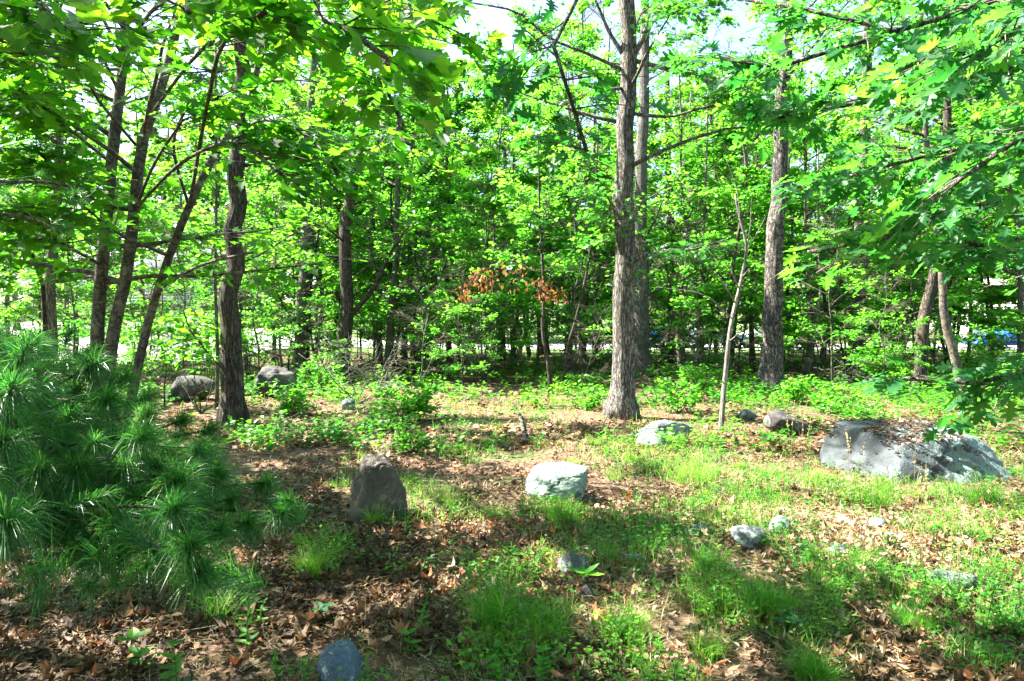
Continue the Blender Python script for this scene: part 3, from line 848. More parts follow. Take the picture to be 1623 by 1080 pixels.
T('maple_tree', 'slight dark sapling at the left edge beside the pine needles', [(70, 640), (68, 540), (66, 450), (40, 380), (10, 300)], 8, 5, M['bark_dark'], 7, d=9.0, seed=61, n_limbs=10, leafmat=M['maple'], limb_len=1.8)
T('maple_tree', 'leafy sapling standing in the sun just behind the thick oak', [(1105, 600), (1108, 520), (1112, 430), (1118, 300)], 6, 5, M['bark_grey'], 9, seed=62)

# dead pale sapling
pp, dd = pix_path([(1142, 687), (1150, 600), (1160, 510), (1176, 440), (1183, 390), (1174, 350), (1165, 310)])
rt = thing('dead_sapling', 'leafless pale grey dead sapling leaning beside the thick oak', 'dead tree', tuple(pp[0]))
sp_ = smooth_path(pp, 30); sp0 = sp_.copy(); sp0[0, 2] -= .1
v, f, s = tube_arrays(sp0, np.linspace(wr(9, dd), wr(3.4, dd), 30), 16, True, .22, 3, (4, .004, 2.0))
build('trunk', v - pp[0], f, s, M['deadwood'], None, True, rt)
rg = np.random.default_rng(71)
for (x0, y0), (x1, y1), (x2, y2) in (((1183, 400), (1195, 380), (1215, 340)), ((1160, 505), (1120, 470), (1040, 455)), ((1176, 440), (1190, 425), (1230, 410)), ((1165, 480), (1140, 440), (1090, 400)), ((1150, 610), (1144, 604), (1138, 596)), ((1157, 540), (1165, 534), (1172, 524)), ((1170, 455), (1163, 440), (1158, 418)), ((1181, 410), (1188, 370), (1192, 300)), ((1174, 350), (1168, 300), (1150, 250))):
    lp = smooth_path([P(x0, y0, dd), P(x1, y1, dd - .15), P(x2, y2, dd - .3)], 8)
    v, f, s = tube_arrays(lp, np.linspace(.012, .003, 8), 5)
    build('branch', v - pp[0], f, s, M['deadwood'], None, True, rt)

# --- generic trees copied through the depth of the woods
def variant(seed, h, lim, r, crown0, per=26, bark='bark_grey', tpl=T_KITE, mat='mid', twigs=22, ls=.15, llen=2.7):
    rng = np.random.default_rng(seed)
    path = [[0, 0, 0]]
    x = y = 0
    for k in range(1, 6):
        x += rng.normal(0, .16); y += rng.normal(0, .16); path.append([x, y, h * k / 5])
    return make_tree('forest_tree', 'x', path, r, .02, M[bark], M[mat], tpl, ls, None, lim, (crown0, h), llen, twigs, per, .85, seed, cat='tree', limb_parts=False, cull=False, sides=8, origin=(0, 0, 0))
_saved = KEEPOUT; KEEPOUT = []
VAR = [variant(201, 11.5, 24, .09, 1.8, bark='bark_grey'), variant(202, 10, 22, .06, 1.4, bark='bark_dark'), variant(203, 12.5, 25, .11, 2.6, bark='bark_mossy'),
       variant(204, 9, 22, .045, 1.1, bark='bark_brown'), variant(205, 10.5, 24, .07, 1.8, bark='bark_smooth'), variant(206, 5, 16, .035, .7, bark='bark_dark', llen=1.5)]
FARV = [variant(301, 20, 30, .2, 2.0, mat='far', ls=.34, per=30, llen=4.2), variant(302, 24, 34, .22, 3.0, mat='far', ls=.36, per=30, llen=4.5), variant(303, 9, 20, .1, .6, mat='far', ls=.28, per=30, llen=3.4)]
KEEPOUT = _saved
def copy_tree(o, loc, rz, sc, label, group):
    c = o.copy(); COL.objects.link(c); c.location = loc; c.rotation_euler = (0, 0, rz); c.scale = (sc,) * 3
    tag(c, label, 'tree', group)
    for ch in list(o.children):
        d = ch.copy(); COL.objects.link(d); d.parent = c
    return c
rg = np.random.default_rng(404)
spots = []
tries = 0
while len(spots) < 92 and tries < 20000:
    tries += 1
    y = rg.uniform(21, 41); x = rg.uniform(-.80, .80) * y
    if x < -8 and y > 29: continue
    px = CX + x / y * FPX
    if min((abs(px - q) for q in (985, 1222, 369, 478, 545, 862, 1140)), default=99) < 14 and y < 26: continue
    if any((x - a) ** 2 + (y - b) ** 2 < 1.35 ** 2 for a, b, _ in spots): continue
    spots.append((x, y, 0))
# unseen trees added beside and behind the camera to shade the ground in view
side_spots = [(-6.9, 4.4), (-5.9, 1.6), (-3.2, -2.2), (.6, -3.0), (4.2, -2.0), (6.8, 1.2), (-1.5, -5.5), (3, -6), (-9.5, 5.0), (-11, 9.5), (-8.5, 12.5), (-13, 2.0), (-7.4, -0.5), (-10.5, -3), (10.5, 8), (12, 12.5), (-5.2, -3.2)]
used = [False] * len(VAR)
def put(pool, used, k, x, y, sc, label, group):
    loc = (x, y, gz(x, y) - .05); rz = rg.uniform(0, 6.28)
    if not used[k]:
        used[k] = True; o = pool[k]; o.location = loc; o.rotation_euler = (0, 0, rz); o.scale = (sc,) * 3; tag(o, label, 'tree', group); return o
    return copy_tree(pool[k], loc, rz, sc, label, group)
for i, (x, y, _) in enumerate(spots):
    k = int(rg.integers(0, len(VAR)))
    put(VAR, used, k, x, y, rg.uniform(.8, 1.15) * (1.3 if y > 28 and k != 5 else 1.0), 'slender leafy tree among many alike deep in the woods', 'slender trees deep in the woods')
for i, (x, y) in enumerate(side_spots):
    hh = [12, 10, 13][i % 3]
    make_tree('forest_tree', 'unseen leafy tree added to shade the near clearing', [(x, y, gz(x, y)), (x + .2, y, hh * .5), (x + .1, y + .2, hh)], .13, .03, M['bark_grey'], M['mid'], T_KITE, .17,
              None, 22, (2.6, hh), 3.0, 20, 14, .9, 900 + i, 'unseen trees shading the near clearing', limb_parts=False, sides=8)
usedf = [False] * 3
n = 0
for i in range(600):
    if n >= 90: break
    y = rg.uniform(56, 105); x = rg.uniform(-.95, .95) * y
    if -.72 < x / y < -.42 and y < 75: continue
    if .66 < x / y < .82 and y < 68: continue
    put(FARV, usedf, int(rg.integers(0, 3)), x, y, rg.uniform(.9, 1.35), 'bright sunlit tree in the tree line beyond the road', 'sunlit trees beyond the road')
    n += 1

# thicket of saplings along the far edge of the wood and low in its middle
_saved = KEEPOUT; KEEPOUT = []
THV = [variant(211, 4.6, 22, .03, .5, bark='bark_dark', llen=1.5, ls=.15, twigs=14, per=16), variant(212, 3.4, 18, .025, .3, bark='bark_grey', llen=1.3, ls=.14, twigs=14, per=16),
       variant(213, 6.0, 24, .04, .8, bark='bark_mossy', llen=1.7, ls=.15, twigs=15, per=16)]
KEEPOUT = _saved
ut = [False] * 3
pts_ = []
tries = 0
while len(pts_) < 105 and tries < 12000:
    tries += 1
    edge = rg.random() < .6
    y = rg.uniform(34, 42) if edge else rg.uniform(19, 34)
    x = rg.uniform(-.80, .80) * y
    px = CX + x / y * FPX
    if px < 340 and rg.random() < .35: continue
    if 1080 < px < 1210 and edge: continue
    if px > 1490: continue
    if any(abs(px - q) < 24 for q in (985, 1222, 478, 545, 1140)) and y < 24: continue
    if any((x - a) ** 2 + (y - b) ** 2 < 1.0 ** 2 for a, b in pts_): continue
    pts_.append((x, y))
near_t = [(x_ / FPX * d_ - CX / FPX * d_, d_) for x_, d_ in ((450, 21), (515, 22.5), (415, 17.5), (505, 18.5), (660, 18.5), (735, 18), (765, 21), (930, 18), (1100, 18.5), (120, 17), (200, 19), (60, 20), (290, 18), (590, 22), (655, 23), (690, 21), (745, 20), (830, 22), (905, 21), (950, 22), (1045, 21), (1120, 21), (1185, 22), (1320, 18), (1340, 21), (1405, 16), (1430, 19), (260, 14))]
for x, y in pts_ + near_t:
    put(THV, ut, int(rg.integers(0, 3)), x, y, rg.uniform(.45, .8) if y < 20.5 else rg.uniform(.7, 1.1), 'leafy sapling in the understory thicket deep in the woods', 'saplings of the understory thicket')

# orange withered leaves on dead hanging boughs at the centre
def withered(name, label, pts, d, cl, seed):
    rng = np.random.default_rng(seed)
    lp = smooth_path([P(x, y, d) for x, y in pts], 12)
    rt = thing(name, label, 'dead branch', tuple(lp[0]))
    v, f, s = tube_arrays(lp, np.linspace(.022, .006, 12), 5)
    build('stem', v - lp[0], f, s, M['bark_dark'], None, True, rt)
    acc = Acc()
    for (cx, cy, r, n) in cl:
        c = P(cx, cy, d); rr = r / FPX * d
        pos = c + rng.normal(0, 1, (n, 3)) * [rr, rr, rr * .8] * .55
        ax = rng.normal(0, .6, (n, 3)); ax[:, 2] -= 1
        leaf_arrays(T_OVAL, pos - lp[0], ax, rng.normal(0, 1, (n, 3)), rng.uniform(.06, .13, n), rng.random(n), acc)
    tag(acc.build('withered_leaves', M['withered'], rt), kind='stuff')
withered('dead_branch', 'arching dead branch with bunches of rusty orange leaves mid-woods', [(870, 470), (830, 440), (790, 425), (760, 430), (730, 465)], 15,
         [(733, 463, 16, 46), (758, 442, 20, 54), (790, 432, 26, 50), (765, 455, 14, 24), (825, 440, 24, 30)], 81)
withered('dead_branch', 'small dead branch with brown leaves against the broad dark trunk', [(900, 480), (880, 455), (862, 450), (848, 452)], 15.5,
         [(862, 452, 15, 50), (868, 468, 14, 40), (888, 470, 14, 26)], 82)

# ------------------------------------------------------------------ rocks
def icos(sub):
    import bmesh
    bm = bmesh.new(); bmesh.ops.create_icosphere(bm, subdivisions=sub, radius=1.0)
    v = np.array([x.co[:] for x in bm.verts]); f = np.array([[q.index for q in x.verts] for x in bm.faces]); bm.free()
    return v, f
ICO = {k: icos(k) for k in (3, 4, 5, 6)}
def smin(a, b, k=.05):
    h = np.clip(.5 + .5 * (b - a) / k, 0, 1)
    return b * (1 - h) + a * h - k * h * (1 - h)
def rock_shape(sub, scale, seed, planes=13, rough=.08, squash=None, cut=(.5, .82), facets=None, taper=0.0):
    v, f = ICO[sub]
    rng = np.random.default_rng(seed)
    v = v.copy()
    rr_ = np.ones(len(v))
    for (fx, fy, fz, fh) in facets or []:
        n_ = np.array([fx, fy, fz], float); n_ /= np.linalg.norm(n_)
        rr_ = smin(rr_, fh / np.clip(v @ n_, .05, None), .13)
    if facets: planes = 5
    rr_ = np.ones(len(v)) if not facets else rr_
    v0 = ICO[sub][0]
    if facets: v0 = v0
    for k in range(planes):
        n_ = rng.normal(size=3); n_ /= np.linalg.norm(n_)
        rr_ = smin(rr_, rng.uniform(*cut) / np.clip(v0 @ n_, .05, None))
    v = v0 * rr_[:, None]
    v[:, :2] *= (1 - taper * v[:, 2])[:, None]
    nn = v / np.linalg.norm(v, axis=1, keepdims=True)
    v = v + nn * ((fbm(v * 1.6 + seed, 4) - .5) * rough * 2.4)[:, None]
    v = v + nn * ((fbm(v * 6 + seed, 4) - .5) * rough * .7)[:, None]
    ridg = np.abs(fbm(v * np.array([1.4, 1.4, 4.0]) + seed * 2, 3) - .5)
    v = v - nn * (np.clip(.05 - ridg, 0, .05) * rough * 8)[:, None]
    return v * np.asarray(scale), f

def rock(label, cxp, basep, wpx, hpx, depth_k, mat, seed, sub=5, name='rock', rz=0.0, tiltx=0.0, tilty=0.0, sink=.22, **kw):
    b = G(cxp, basep); d = b[1]
    w = wpx / FPX * d / 2; h = hpx / FPX * d
    dep = w * depth_k
    v, f = rock_shape(sub, (w * 1.03, dep, h / (2 - 2 * sink) * 1.1), seed, **kw)
    R = np.array(Matrix.Rotation(rz, 3, 'Z') @ Matrix.Rotation(tilty, 3, 'Y') @ Matrix.Rotation(tiltx, 3, 'X'))
    v = v @ R.T
    zlo, zhi = v[:, 2].min(), v[:, 2].max()
    zoff = h - zhi
    loc = np.array([b[0], b[1] + dep * .75, b[2] + zoff - .01])
    o = build(name, v, f, np.full(len(f), 3), mat, None, True, None, tuple(loc))
    return tag(o, label, 'rock' if name == 'rock' else 'boulder')

# the big boulder: long, flat-topped, sloping down to the right
def big_boulder():
    b = G(1452, 765); d = b[1]
    s = d / FPX
    v, f = ICO[6]; v = v.copy()
    rng = np.random.default_rng(8)
    # slab profile: broad plateau, steep front, long slope at right
    nrm = np.array([[-.06, -.10, 1.0], [.50, -.05, .86], [0, -1, .40], [-.9, -.3, .45], [.35, -.9, .55], [0, 1, .4], [.95, -.3, .5], [.55, -.7, .62]])
    hh = [.50, .66, .66, .74, .72, .8, .80, .72]
    r_ = np.ones(len(v))
    for n_, h in zip(nrm, hh):
        n_ = n_ / np.linalg.norm(n_)
        r_ = smin(r_, h / np.clip(v @ n_, .05, None), .06)
    v = v * r_[:, None]
    nn = v / np.linalg.norm(v, axis=1, keepdims=True)
    v = v + nn * ((fbm(v * 2.2 + 4, 5) - .5) * .16)[:, None]
    q = v @ np.array([[.8, .1, .6], [0, 1, 0], [-.6, 0, .8]])
    lay = np.abs(fbm(q * np.array([1.1, 1.6, 5.5]) + 3, 4) - .5)
    v = v - nn * (np.clip(.07 - lay, 0, .07) * .75)[:, None]
    v = v + nn * ((fbm(v * 11 + 4, 3) - .5) * .03)[:, None]
    W = 268 * s / 2; D = W * 1.12; H = 96 * s
    v = v * np.array([W * 1.08, D, H / .80])
    o = build('boulder', v, f, np.full(len(f), 3), M['rock_boulder'], None, True, None, (float(P(1515, 700, d)[0]), float(b[1] + D * .70), float(b[2] + H * .10)))
    tag(o, 'big flat-topped grey boulder crusted with pale lichen at the right', 'boulder')
    return o, W, D
boulder, bW, bD = big_boulder()
ROCKS = []
rock('pointed dark brown-grey rock standing upright left of centre', 594, 830, 98, 108, .7, M['rock_brown'], 12, sub=6, rough=.10, taper=.20, facets=[(.15, -1, .25, .62), (-.8, -.5, .35, .70), (.9, -.5, .1, .72), (.1, -.2, 1, .74), (.7, .1, .7, .76)], cut=(.72, .95))
rock('blocky pale green rock in the sun at the centre', 888, 802, 116, 58, .9, M['rock_green'], 26, sub=6, rough=.09, facets=[(.2, -1, .45, .60), (-.12, -.25, 1, .50), (1, -.2, -.3, .80), (-1, -.25, .6, .70), (-.6, -.8, .4, .72), (.75, -.7, .1, .78)], cut=(.68, .9))
rock('small speckled light grey rock below the pale green one', 914, 916, 62, 40, .9, M['rock_grey'], 15, cut=(.48, .8))
rock('rounded blue-grey stone at the bottom edge', 534, 1100, 82, 72, 1.0, M['rock_blue'], 17, sub=6, planes=9, rough=.10, cut=(.62, .85))
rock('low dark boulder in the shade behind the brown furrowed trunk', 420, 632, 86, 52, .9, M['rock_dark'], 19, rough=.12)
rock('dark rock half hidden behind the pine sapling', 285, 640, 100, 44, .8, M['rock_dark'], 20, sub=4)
rock('low slab of grey rock beside the foot of the thick oak', 1050, 700, 112, 32, .5, M['rock_grey'], 21, rough=.12)
rock('pale rounded rock in front of the low slab near the oak', 1037, 712, 50, 24, .7, M['rock_green'], 22, sub=4)
rock('whitish lumpy rock in the sunny grass left of two others', 1190, 874, 62, 38, .8, M['rock_grey'], 24, sub=4)
rock('green-tinged stone right of the whitish lumpy rock', 1245, 852, 42, 34, .8, M['rock_green'], 25, sub=4)
rock('narrow grey stone lying slanted in the sunlit grass', 1102, 852, 50, 20, .6, M['rock_grey'], 28, sub=4, tilty=-.3)
rock('long pale rock lying flat in the greenery at the lower right', 1518, 942, 96, 36, .45, M['rock_grey'], 29, rz=-.25, rough=.08)
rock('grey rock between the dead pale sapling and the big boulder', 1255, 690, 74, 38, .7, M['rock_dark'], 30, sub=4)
rock('small pale stone behind the grey rock near the dead sapling', 1185, 668, 40, 20, .7, M['rock_grey'], 31, sub=4)
rock('bluish small stone in the plants right of the sunny grass', 1397, 838, 30, 16, .8, M['rock_blue'], 32, sub=3)
rock('small flat grey stone in the leaf litter below the sunny grass', 1330, 882, 48, 18, .7, M['rock_grey'], 33, sub=4)
rock('small white stone at the foot of the shrubs left of centre', 552, 650, 26, 18, .7, M['rock_grey'], 34, sub=3)
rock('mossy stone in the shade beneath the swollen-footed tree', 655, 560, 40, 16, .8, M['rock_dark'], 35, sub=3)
rock('dark stone beside the forked root in the foreground', 929, 962, 34, 34, .9, M['rock_dark'], 36, sub=4)

# ------------------------------------------------------------------ leaf litter
def pix_density_points(rng, n, ylo, yhi, power=1.0, xk=.82):
    t = rng.random(n)
    y = (ylo ** (1 - power) + t * (yhi ** (1 - power) - ylo ** (1 - power))) ** (1 / (1 - power)) if power != 1 else ylo * (yhi / ylo) ** t
    x = rng.uniform(-xk, xk, n) * y
    return x, y
def on_boulder(x, y):
    lx = (x - boulder.location.x) / (bW * 1.0); ly = (y - boulder.location.y) / (bD * .85)
    return lx ** 2 + ly ** 2 < .9
def litter_leaves(rng, n, ylo, yhi, power, outline_list, size, lift):
    x, y = pix_density_points(rng, n, ylo, yhi, power)
    m = n2(x, y, .9, 21, 3)
    k = rng.random(n) < np.clip((m - .34) * 6, .10, 1)
    k &= ~on_boulder(x, y)
    x, y = x[k], y[k]; n = len(x)
    pos = np.stack([x, y, g(x, y) + rng.uniform(.0, lift, n)], 1)
    a = rng.uniform(0, 6.283, n)
    ax = np.stack([np.cos(a), np.sin(a), rng.normal(0, .28, n)], 1)
    nr = up_dirs(rng, n, .42)
    sz = size * rng.uniform(.55, 1.25, n)
    pal = n2(x, y, .5, 55, 2)
    tn = np.clip(rng.beta(1.25, 1.75, n) * .84 + (pal - .5) * .6, 0, .83)
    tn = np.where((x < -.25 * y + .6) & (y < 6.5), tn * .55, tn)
    red = rng.random(n) < np.clip((n2(x, y, 1.2, 91, 2) - .5) * 1.2, .02, .4)
    tn = np.where(red, .97, tn)
    return pos, ax, nr, sz, tn
rg = np.random.default_rng(900)
LT = []
for ol in (OAK, OVAL, OVAL, MAPLE, BROAD, OVAL, OVAL):
    for _ in range(2):
        LT.append(leaf_template(ol, rg.uniform(-.6, .6), rg.uniform(-1.1, 1.2), True, rg.uniform(-.8, .8), rg.uniform(0, .05), 3))
FRAG = [leaf_template([(0, 0), (.13, .2), (.2, .5), (.08, .85), (0, 1)], rg.uniform(-.9, .9), rg.uniform(-1.8, 1.8), True, rg.uniform(-1, 1), 0, 3) for _ in range(5)]
pos, ax, nr, sz, tn = litter_leaves(rg, 30000, 2.6, 12, 1.6, None, .072, .035)
vis = in_view_size(pos, sz)
idx = np.argsort(-vis)[:290]
V_LIT = []
for k, tpl in enumerate(LT):
    for t in (.15, .32, .45, .58, .22, .97)[k % 3::2]:
        me = bpy.data.meshes.new('fallen_leaf'); me.from_pydata([tuple(v) for v in tpl[0]], [], tpl[1])
        at = me.attributes.new('tone', 'FLOAT', 'FACE'); at.data.foreach_set('value', np.full(len(tpl[1]), t, np.float32))
        me.materials.append(M['litter']); me.update(); V_LIT.append(me)
rg.shuffle(V_LIT)
place_variant_leaves(ground, 'fallen_leaf', V_LIT, pos[idx] + [0, 0, .012], ax[idx], nr[idx], sz[idx] * .88)
m = np.ones(len(pos), bool); m[idx] = False
acc = Acc()
which = rg.integers(0, len(LT), len(pos))
for k, tpl in enumerate(LT):
    q = m & (which == k)
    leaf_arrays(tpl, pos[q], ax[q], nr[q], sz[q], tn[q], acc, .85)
pos, ax, nr, sz, tn = litter_leaves(rg, 42000, 2.6, 12, 1.5, None, .052, .045)
which = rg.integers(0, 5, len(pos))
nr = nr + rg.normal(0, .5, nr.shape)
for k, tpl in enumerate(FRAG):
    q = which == k
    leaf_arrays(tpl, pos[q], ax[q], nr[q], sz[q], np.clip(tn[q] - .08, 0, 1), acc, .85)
pos, ax, nr, sz, tn = litter_leaves(rg, 36000, 9, 34, 1.2, None, .085, .04)
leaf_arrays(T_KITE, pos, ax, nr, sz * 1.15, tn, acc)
tag(acc.build('leaf_litter', M['litter']), 'brown and tan dead leaves carpeting the woodland floor', 'leaf litter', kind='stuff')

# fallen leaves and crumbs on the boulder's flat top
bpy.context.view_layer.update()
def top_of(o, x, y):
    inv = o.matrix_world.inverted()
    ok, loc, nr_, _ = o.ray_cast(inv @ Vector((x, y, 6)), Vector((0, 0, -1)))
    if not ok: return None
    w = o.matrix_world @ loc
    return w.z, nr_
acc = Acc()
bp, bn = [], []
for _ in range(6000):
    x = boulder.location.x + rg.uniform(-1.0, .62) * bW; y = boulder.location.y + rg.uniform(-.55, .9) * bD
    r = top_of(boulder, x, y)
    if r and r[1].z > .86 and n2(np.array([x]), np.array([y]), 2.0, 8, 2)[0] > .36:
        bp.append((x, y, r[0] + rg.uniform(.0, .02))); bn.append(tuple(r[1]))
bp = np.array(bp); bn = np.array(bn) + rg.normal(0, .3, (len(bp), 3))
a = rg.uniform(0, 6.28, len(bp))
leaf_arrays(T_OVAL, bp, np.stack([np.cos(a), np.sin(a), rg.normal(0, .2, len(bp))], 1), bn, rg.uniform(.02, .075, len(bp)), np.clip(rg.beta(.8, 3.2, len(bp)), 0, .83), acc, .7)
tag(acc.build('leaf_debris', M['litter']), 'dark leaf crumbs and needles lying on the flat top of the big boulder', 'leaf debris', kind='stuff')

# pine straw, small sticks
acc = Acc()
n = 26000
x, y = pix_density_points(rg, n, 2.5, 11, 1.7)
k = rg.random(n) < np.clip(.9 - .35 * (x > 0), 0, 1); x, y = x[k], y[k]; n = len(x)
a = rg.uniform(0, 6.28, n); L = rg.uniform(.03, .09, n)
d = np.stack([np.cos(a), np.sin(a), rg.normal(0, .15, n)], 1)
p0 = np.stack([x, y, g(x, y) + rg.uniform(.005, .045, n)], 1)
sd = np.stack([-np.sin(a), np.cos(a), np.zeros(n)], 1) * .0011
V = np.stack([p0 - sd, p0 + sd, p0 + d * L[:, None]], 1)
acc.add(V, np.arange(n * 3), np.full(n, 3), rg.random(n))
tag(acc.build('pine_straw', M['straw']), 'dry fallen needles and straw strewn over the dead leaves', 'needle litter', kind='stuff')
acc = Acc()
n = 1500
x, y = pix_density_points(rg, n, 2.6, 24, 1.3)
a = rg.uniform(0, 6.28, n); L = rg.uniform(.06, .5, n) * np.clip(y / 7, .5, 1.5)
S = np.stack([x, y, g(x, y) + .02], 1)
ex, ey = x + np.cos(a) * L, y + np.sin(a) * L
E = np.stack([ex, ey, g(ex, ey) + rg.uniform(.01, .07, n)], 1)
Mi = (S + E) / 2 + rg.normal(0, .02, (n, 3)); Mi[:, 2] = np.maximum(Mi[:, 2], g(Mi[:, 0], Mi[:, 1]) + .01)
thin_tubes(acc, S, Mi, E, rg.uniform(.002, .006, n) * np.clip(y / 8, .7, 2), .0015)
tag(acc.build('fallen_twigs', M['deadwood']), 'thin grey fallen twigs scattered over the leaf litter', 'twig litter', kind='stuff')

# ------------------------------------------------------------------ grass
def blades(acc, x, y, h, lean, w, tone, rng, z=None):
    n = len(x)
    z = g(x, y) if z is None else z
    a = rng.uniform(0, 6.283, n)
    dx, dy = np.cos(a), np.sin(a)
    b = rng.uniform(0, 6.283, n); sx_, sy_ = np.cos(b), np.sin(b)
    V = np.zeros((n, 7, 3))
    ts = (0, .35, .7, 1.0)
    for k, t in enumerate(ts):
        off = lean * h * t ** 1.8
        cx_ = x + dx * off; cy_ = y + dy * off; cz_ = z + h * t * (1 - .35 * lean * t)
        ww = w * (1 - t * .85) * .5
        if k < 3:
            V[:, 2*k] = np.stack([cx_ - sx_ * ww, cy_ - sy_ * ww, cz_], 1)
            V[:, 2*k+1] = np.stack([cx_ + sx_ * ww, cy_ + sy_ * ww, cz_], 1)
        else: V[:, 6] = np.stack([cx_, cy_, cz_], 1)
    fl = np.array([0, 1, 3, 2, 2, 3, 5, 4, 4, 5, 6]); ns = np.array([4, 4, 3])
    acc.add(V.reshape(-1, 3), (np.arange(n)[:, None] * 7 + fl).ravel(), np.tile(ns, n), np.repeat(np.broadcast_to(tone, (n,)), 3))

GR = np.array([(700, 830, 70, 40, .6), (900, 815, 70, 30, .9), (640, 800, 60, 40, .7), (1080, 720, 160, 50, 1), (1160, 790, 110, 60, .8), (1250, 920, 130, 90, 1),
      (1170, 960, 90, 80, 1), (1400, 890, 160, 60, .9), (1560, 830, 100, 120, .9), (1560, 960, 110, 120, .8), (780, 1000, 110, 90, .9), (870, 900, 120, 40, .5), (1440, 980, 80, 40, .9),
      (1280, 1050, 90, 60, 1), (500, 880, 50, 50, .7), (570, 760, 40, 40, .4), (1010, 850, 90, 60, .8), (740, 700, 70, 40, .6), (1500, 640, 140, 40, .8), (1350, 780, 120, 40, .6),
      (1000, 640, 200, 30, .5), (1180, 640, 120, 20, .6), (760, 640, 120, 16, .6), (110, 870, 70, 40, .25), (350, 980, 50, 60, .35), (1000, 1000, 60, 80, .5), (640, 690, 120, 30, .35), (1100, 1060, 60, 40, .6)])
def green(x, y):
    px, py, dep = proj(x, y, g(x, y))
    m = np.zeros_like(px)
    for a_, b_, rx, ry, s in GR:
        q = ((px - a_) / rx) ** 2 + ((py - b_) / ry) ** 2
        m = np.maximum(m, s * np.clip(1.4 - q, 0, 1))
    m = m * np.clip((n2(x, y, 2.6, 31, 3) - .40) * 7, .0, 1)
    far = sstep(10, 15, y) * np.clip((n2(x, y, .6, 61, 3) - .42) * 5, 0, 1) * .7
    return np.maximum(m, far)
acc = Acc()
n = 105000
x, y = pix_density_points(rg, n, 2.7, 16, 1.3)
k = (rg.random(n) < green(x, y) * .62) & ~on_boulder(x, y); x, y = x[k], y[k]; n = len(x)
print('grass blades', n)
tone = np.clip(n2(x, y, 1.1, 71, 2) * .9 - .08 + rg.normal(0, .12, n), 0, .7); tone = np.where(rg.random(n) < .12, .95, tone)
blades(acc, x, y, rg.uniform(.05, .23, n), rg.uniform(.1, 1.1, n), .0050 * np.clip(y / 5, .8, 2.4), tone, rg)
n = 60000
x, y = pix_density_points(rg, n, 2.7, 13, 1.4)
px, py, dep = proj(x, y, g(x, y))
th_ = np.zeros(n)  # dead grass piled thicker in sun patches, its pale colour standing in for glare
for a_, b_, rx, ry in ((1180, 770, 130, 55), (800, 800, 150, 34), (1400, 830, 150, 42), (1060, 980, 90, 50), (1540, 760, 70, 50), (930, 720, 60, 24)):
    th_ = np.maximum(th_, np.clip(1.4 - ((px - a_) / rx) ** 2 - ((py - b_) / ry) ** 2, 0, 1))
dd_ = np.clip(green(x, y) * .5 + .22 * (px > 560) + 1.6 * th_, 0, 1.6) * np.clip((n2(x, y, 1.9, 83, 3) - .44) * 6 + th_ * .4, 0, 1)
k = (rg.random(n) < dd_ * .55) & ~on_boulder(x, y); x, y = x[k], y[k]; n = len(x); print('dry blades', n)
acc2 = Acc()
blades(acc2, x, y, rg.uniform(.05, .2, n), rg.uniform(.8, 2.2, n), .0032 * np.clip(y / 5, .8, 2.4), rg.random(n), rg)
tag(acc2.build('dry_grass', M['straw']), 'straw-coloured dead grass blades among the green grass, thickened to whiten the sun patches', 'dry grass', kind='stuff')
tag(acc.build('grass', M['grass']), 'short fresh green woodland grass in sunny patches', 'grass', kind='stuff')

def tuft(label, px, py, wpx, hpx, n, seed, tone=.25, dry=.1):
    rng = np.random.default_rng(seed)
    b = G(px, py); d = b[1]
    r = wpx / FPX * d * rng.uniform(.2, .36)
    th = rng.uniform(0, 6.283, n); rr = r * np.sqrt(rng.random(n))
    x = rr * np.cos(th); y = rr * np.sin(th)
    h = hpx / FPX * d * rng.uniform(.5, 1.15, n)
    acc = Acc()
    zz = g(x + b[0], y + b[1]) - b[2]
    a = Acc()
    tn = np.where(rng.random(n) < dry, .97, np.clip(rng.normal(tone, .12, n), 0, .7))
    blades(acc, x, y, h, rng.uniform(.2, 1.25, n), .004, tn, rng, z=zz)
    o = acc.build('grass_tuft', M['grass'], None, False, tuple(b))
    return tag(o, label, 'grass tuft', 'tufts of grass in the foreground')
for i, t in enumerate([('bushy bright grass tuft left of the dark wet stone', 785, 1000, 120, 105, 520), ('grass tuft curving right beside the bushy one', 862, 1020, 100, 85, 420),
     ('glowing yellow-green grass tuft at the foot of the pale green rock', 888, 828, 110, 52, 380), ('small dark green grass tuft right of the pine sapling', 492, 915, 66, 62, 260),
     ('dense grass tuft at the bottom right of centre', 1290, 1090, 120, 90, 520), ('grass tuft beside the long pale rock', 1448, 1000, 84, 64, 340),
     ('grass tuft at the base of the pointed dark rock', 592, 834, 46, 48, 150), ('sparse grass tuft right of the forked root', 1010, 1005, 70, 60, 160),
     ('sunny grass tuft left of the whitish lumpy rock', 1125, 905, 80, 60, 260), ('dry-edged grass tuft under the pine sapling', 345, 985, 60, 80, 140),
     ('grass tuft at the foot of the big boulder', 1392, 800, 110, 46, 340), ('tall grass tuft below the low slab by the oak', 1100, 765, 110, 64, 360),
     ('leaning grass tuft near the right edge', 1560, 800, 100, 70, 300), ('feathery grass tuft in the middle of the lower right', 1215, 975, 130, 90, 420),
     ('faint grass tuft in the deep shade of the pine', 222, 905, 60, 36, 120), ('dark grass tuft at the lower right of centre', 1120, 1040, 90, 56, 240)]):
    tuft(t[0], *t[1:6], seed=500 + i, tone=.18 + .08 * (i % 4), dry=.08 + .2 * (i == 9))

